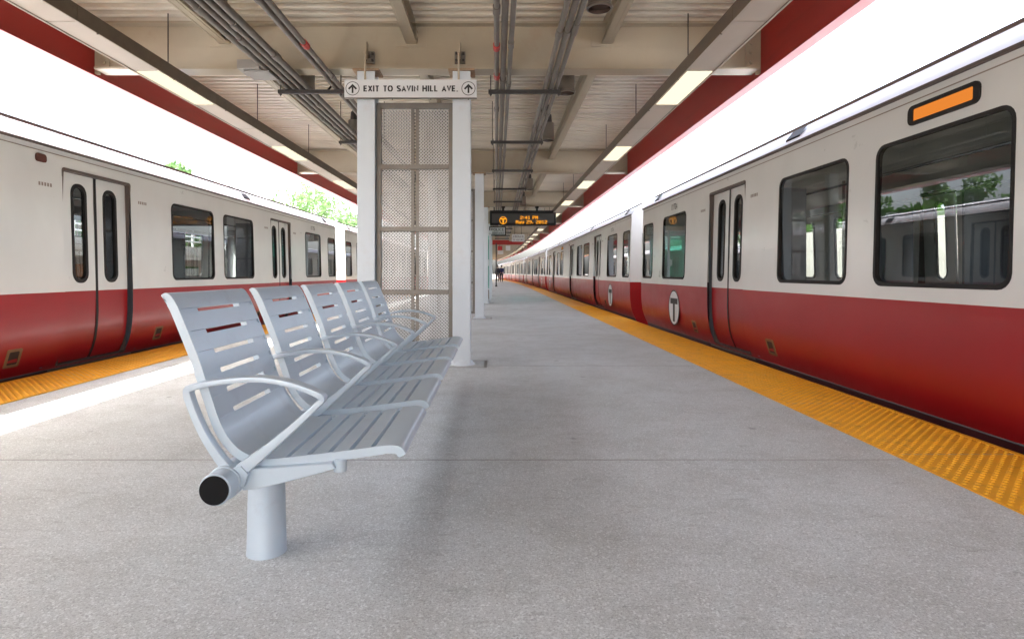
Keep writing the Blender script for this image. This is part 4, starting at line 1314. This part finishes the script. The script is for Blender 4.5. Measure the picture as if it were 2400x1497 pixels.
# ------------------------------------------------------------------ people
def skin_mesh(nodes, edges, sub=1):
    me = bpy.data.meshes.new('figure'); me.from_pydata([n_[0] for n_ in nodes], edges, [])
    o = bpy.data.objects.new('figure', me); COL.objects.link(o)
    o.modifiers.new('skin', 'SKIN'); 
    sv = me.skin_vertices[0].data
    for i, n_ in enumerate(nodes):
        r = n_[1]; sv[i].radius = (r, r) if not isinstance(r, tuple) else r
    sv[0].use_root = True
    s = o.modifiers.new('sub', 'SUBSURF'); s.levels = sub; s.render_levels = sub
    dg = bpy.context.evaluated_depsgraph_get()
    m2 = bpy.data.meshes.new_from_object(o.evaluated_get(dg))
    bpy.data.objects.remove(o); bpy.data.meshes.remove(me)
    m2.shade_smooth()
    return m2
def person(x, y, rz, label, top, stride, bag=False):
    t = thing('person', label, 'person', (x, y, 0), rz)
    s = stride
    N = [((0,0,.98),(.15,.10)), ((0,0,1.15),(.14,.10)), ((0,.01,1.34),(.165,.11)), ((0,.01,1.45),(.10,.08)), ((0,.01,1.53),.055), ((0,.03,1.60),.075), ((0,.035,1.69),.095), ((0,.03,1.76),.07)]
    E = [(0,1),(1,2),(2,3),(3,4),(4,5),(5,6),(6,7)]
    def chain(start, pts):
        prev = start
        for p, r in pts:
            N.append((p, r)); E.append((prev, len(N)-1)); prev = len(N)-1
        return prev
    arms = []
    for sg in (-1, 1):
        sw = -s*sg*.8
        w = chain(2, [((.19*sg,0,1.41),.062), ((.24*sg, sw*.12-.02, 1.13),.045), ((.25*sg, sw*.30+.03, .88),.030), ((.25*sg, sw*.34+.04, .81),.034)])
        hand = N[w][0]
        for k, (dx, ln) in enumerate(((-.022,.075),(-.007,.085),(.008,.08),(.022,.062))):
            chain(w, [((hand[0]+dx*.5, hand[1]+dx, hand[2]-.05), .0085), ((hand[0]+dx*.4-.01*sg, hand[1]+dx+.01, hand[2]-.05-ln*.6), .007)])
        chain(w, [((hand[0]-.02*sg, hand[1]+.04, hand[2]-.02), .009), ((hand[0]-.025*sg, hand[1]+.05, hand[2]-.05), .008)])
    for sg in (-1, 1):
        st = s*sg
        chain(0, [((.10*sg,0,.92),.085), ((.10*sg, st*.16+.02, .50),.058), ((.10*sg, st*.30-.04, .10),.04), ((.10*sg, st*.30-.05, .045),.042), ((.10*sg, st*.30+.10, .03),.03)])
    b = bpy.data.objects.new('body', skin_mesh(N, E)); b.data.materials.append(M['skin']); COL.objects.link(b); b.parent = t
    # clothing
    N2 = [((0,0,.90),(.185,.135)), ((0,0,1.15),(.175,.13)), ((0,.01,1.34),(.20,.14)), ((0,.01,1.46),(.12,.10))]; E2 = [(0,1),(1,2),(2,3)]
    for sg in (-1, 1):
        sw = -s*sg*.8; prev = 2
        for p, r in (((.20*sg,0,1.41),.085), ((.25*sg, sw*.12-.02, 1.13),.065), ((.255*sg, sw*.29+.03, .89),.048)):
            N2.append((p, r)); E2.append((prev, len(N2)-1)); prev = len(N2)-1
    j_ = bpy.data.objects.new('jacket', skin_mesh(N2, E2)); j_.data.materials.append(top); COL.objects.link(j_); j_.parent = t
    N3 = [((0,0,.97),(.165,.12))]; E3 = []
    for sg in (-1, 1):
        st = s*sg; prev = 0
        for p, r in (((.10*sg,0,.88),.105), ((.10*sg, st*.16+.02, .50),.08), ((.10*sg, st*.30-.04, .09),.065)):
            N3.append((p, r)); E3.append((prev, len(N3)-1)); prev = len(N3)-1
    tr = bpy.data.objects.new('trousers', skin_mesh(N3, E3)); tr.data.materials.append(M['dark_cloth']); COL.objects.link(tr); tr.parent = t
    m = MB(); m.ball((0, .015, 1.725), .092, .105, .10); m.ball((0, -.05, 1.66), .075, .05, .07); m.build('hair', M['hair'], t, smooth=True)
    for sg in (-1, 1):
        m = MB(); m.ball((.10*sg, s*sg*.30+.03, .045), .05, .14, .0445); m.build('shoe', M['shoe'], t, smooth=True)
    m = MB()
    for sg in (-1, 1):
        m.ball((.034*sg, .118, 1.70), .012, .008, .008); m.ball((.098*sg, .03, 1.69), .012, .02, .03)
    m.ball((0, .135, 1.672), .013, .018, .022); m.ball((0, .118, 1.635), .025, .01, .007)
    m.build('face_features', M['skin'], b, smooth=True)
    return t
PY = 64.0
person(.50+.02, PY, 0, 'person in a navy jacket and dark trousers walking away along the far platform', M['navy'], .55)
p2 = person(.12, PY+1.6, 0.1, 'person in dark clothes walking half hidden just left of the navy jacket', M['dark_cloth'], -.5)
bg = MB(); bg.ball((.24, PY-.17, 1.18), .16, .10, .23)
tag(bg.build('backpack', M['dark_cloth'], smooth=True), 'dark backpack carried by the half hidden walker', 'bag')

# ------------------------------------------------------------------ light, sky, camera
sd = Vector((-.415, -.36, .848)).normalized()       # towards the sun
W = bpy.data.worlds.new('World'); S.world = W; W.use_nodes = True
nt = W.node_tree; bgn = nt.nodes['Background']
sky = nt.nodes.new('ShaderNodeTexSky'); sky.sky_type = 'NISHITA'; sky.sun_disc = False
sky.sun_elevation = math.asin(sd.z); sky.sun_rotation = math.atan2(sd.x, sd.y) % (2*math.pi)
sky.air_density = 1.0; sky.dust_density = 6.0; sky.ozone_density = 1.0
hs = nt.nodes.new('ShaderNodeHueSaturation'); hs.inputs['Saturation'].default_value = 0.6
nt.links.new(sky.outputs[0], hs.inputs['Color']); nt.links.new(hs.outputs[0], bgn.inputs['Color'])
bgn.inputs['Strength'].default_value = 0.15
ld = bpy.data.lights.new('sun', 'SUN'); ld.energy = 3.5; ld.angle = R(0.6); ld.color = (1, .98, .95)
lo = bpy.data.objects.new('sun', ld); COL.objects.link(lo)
lo.rotation_euler = sd.to_track_quat('Z', 'Y').to_euler()

cam = bpy.data.cameras.new('camera'); co = bpy.data.objects.new('camera', cam); COL.objects.link(co)
co.location = (0, 0, H); co.rotation_euler = (R(90), 0, 0)
cam.sensor_width = 36; cam.lens = 36*F/2400
cam.shift_x = 36/2400; cam.shift_y = -108.5/2400
cam.clip_start = 0.05; cam.clip_end = 2000
S.camera = co
S.view_settings.view_transform = 'Standard'; S.view_settings.look = 'None'
S.view_settings.exposure = 3.3; S.view_settings.gamma = 1.0; S.view_settings.use_curve_mapping = False
S.cycles.max_bounces = 10; S.cycles.diffuse_bounces = 6; S.cycles.glossy_bounces = 5; S.cycles.transparent_max_bounces = 16
S.cycles.use_denoising = True
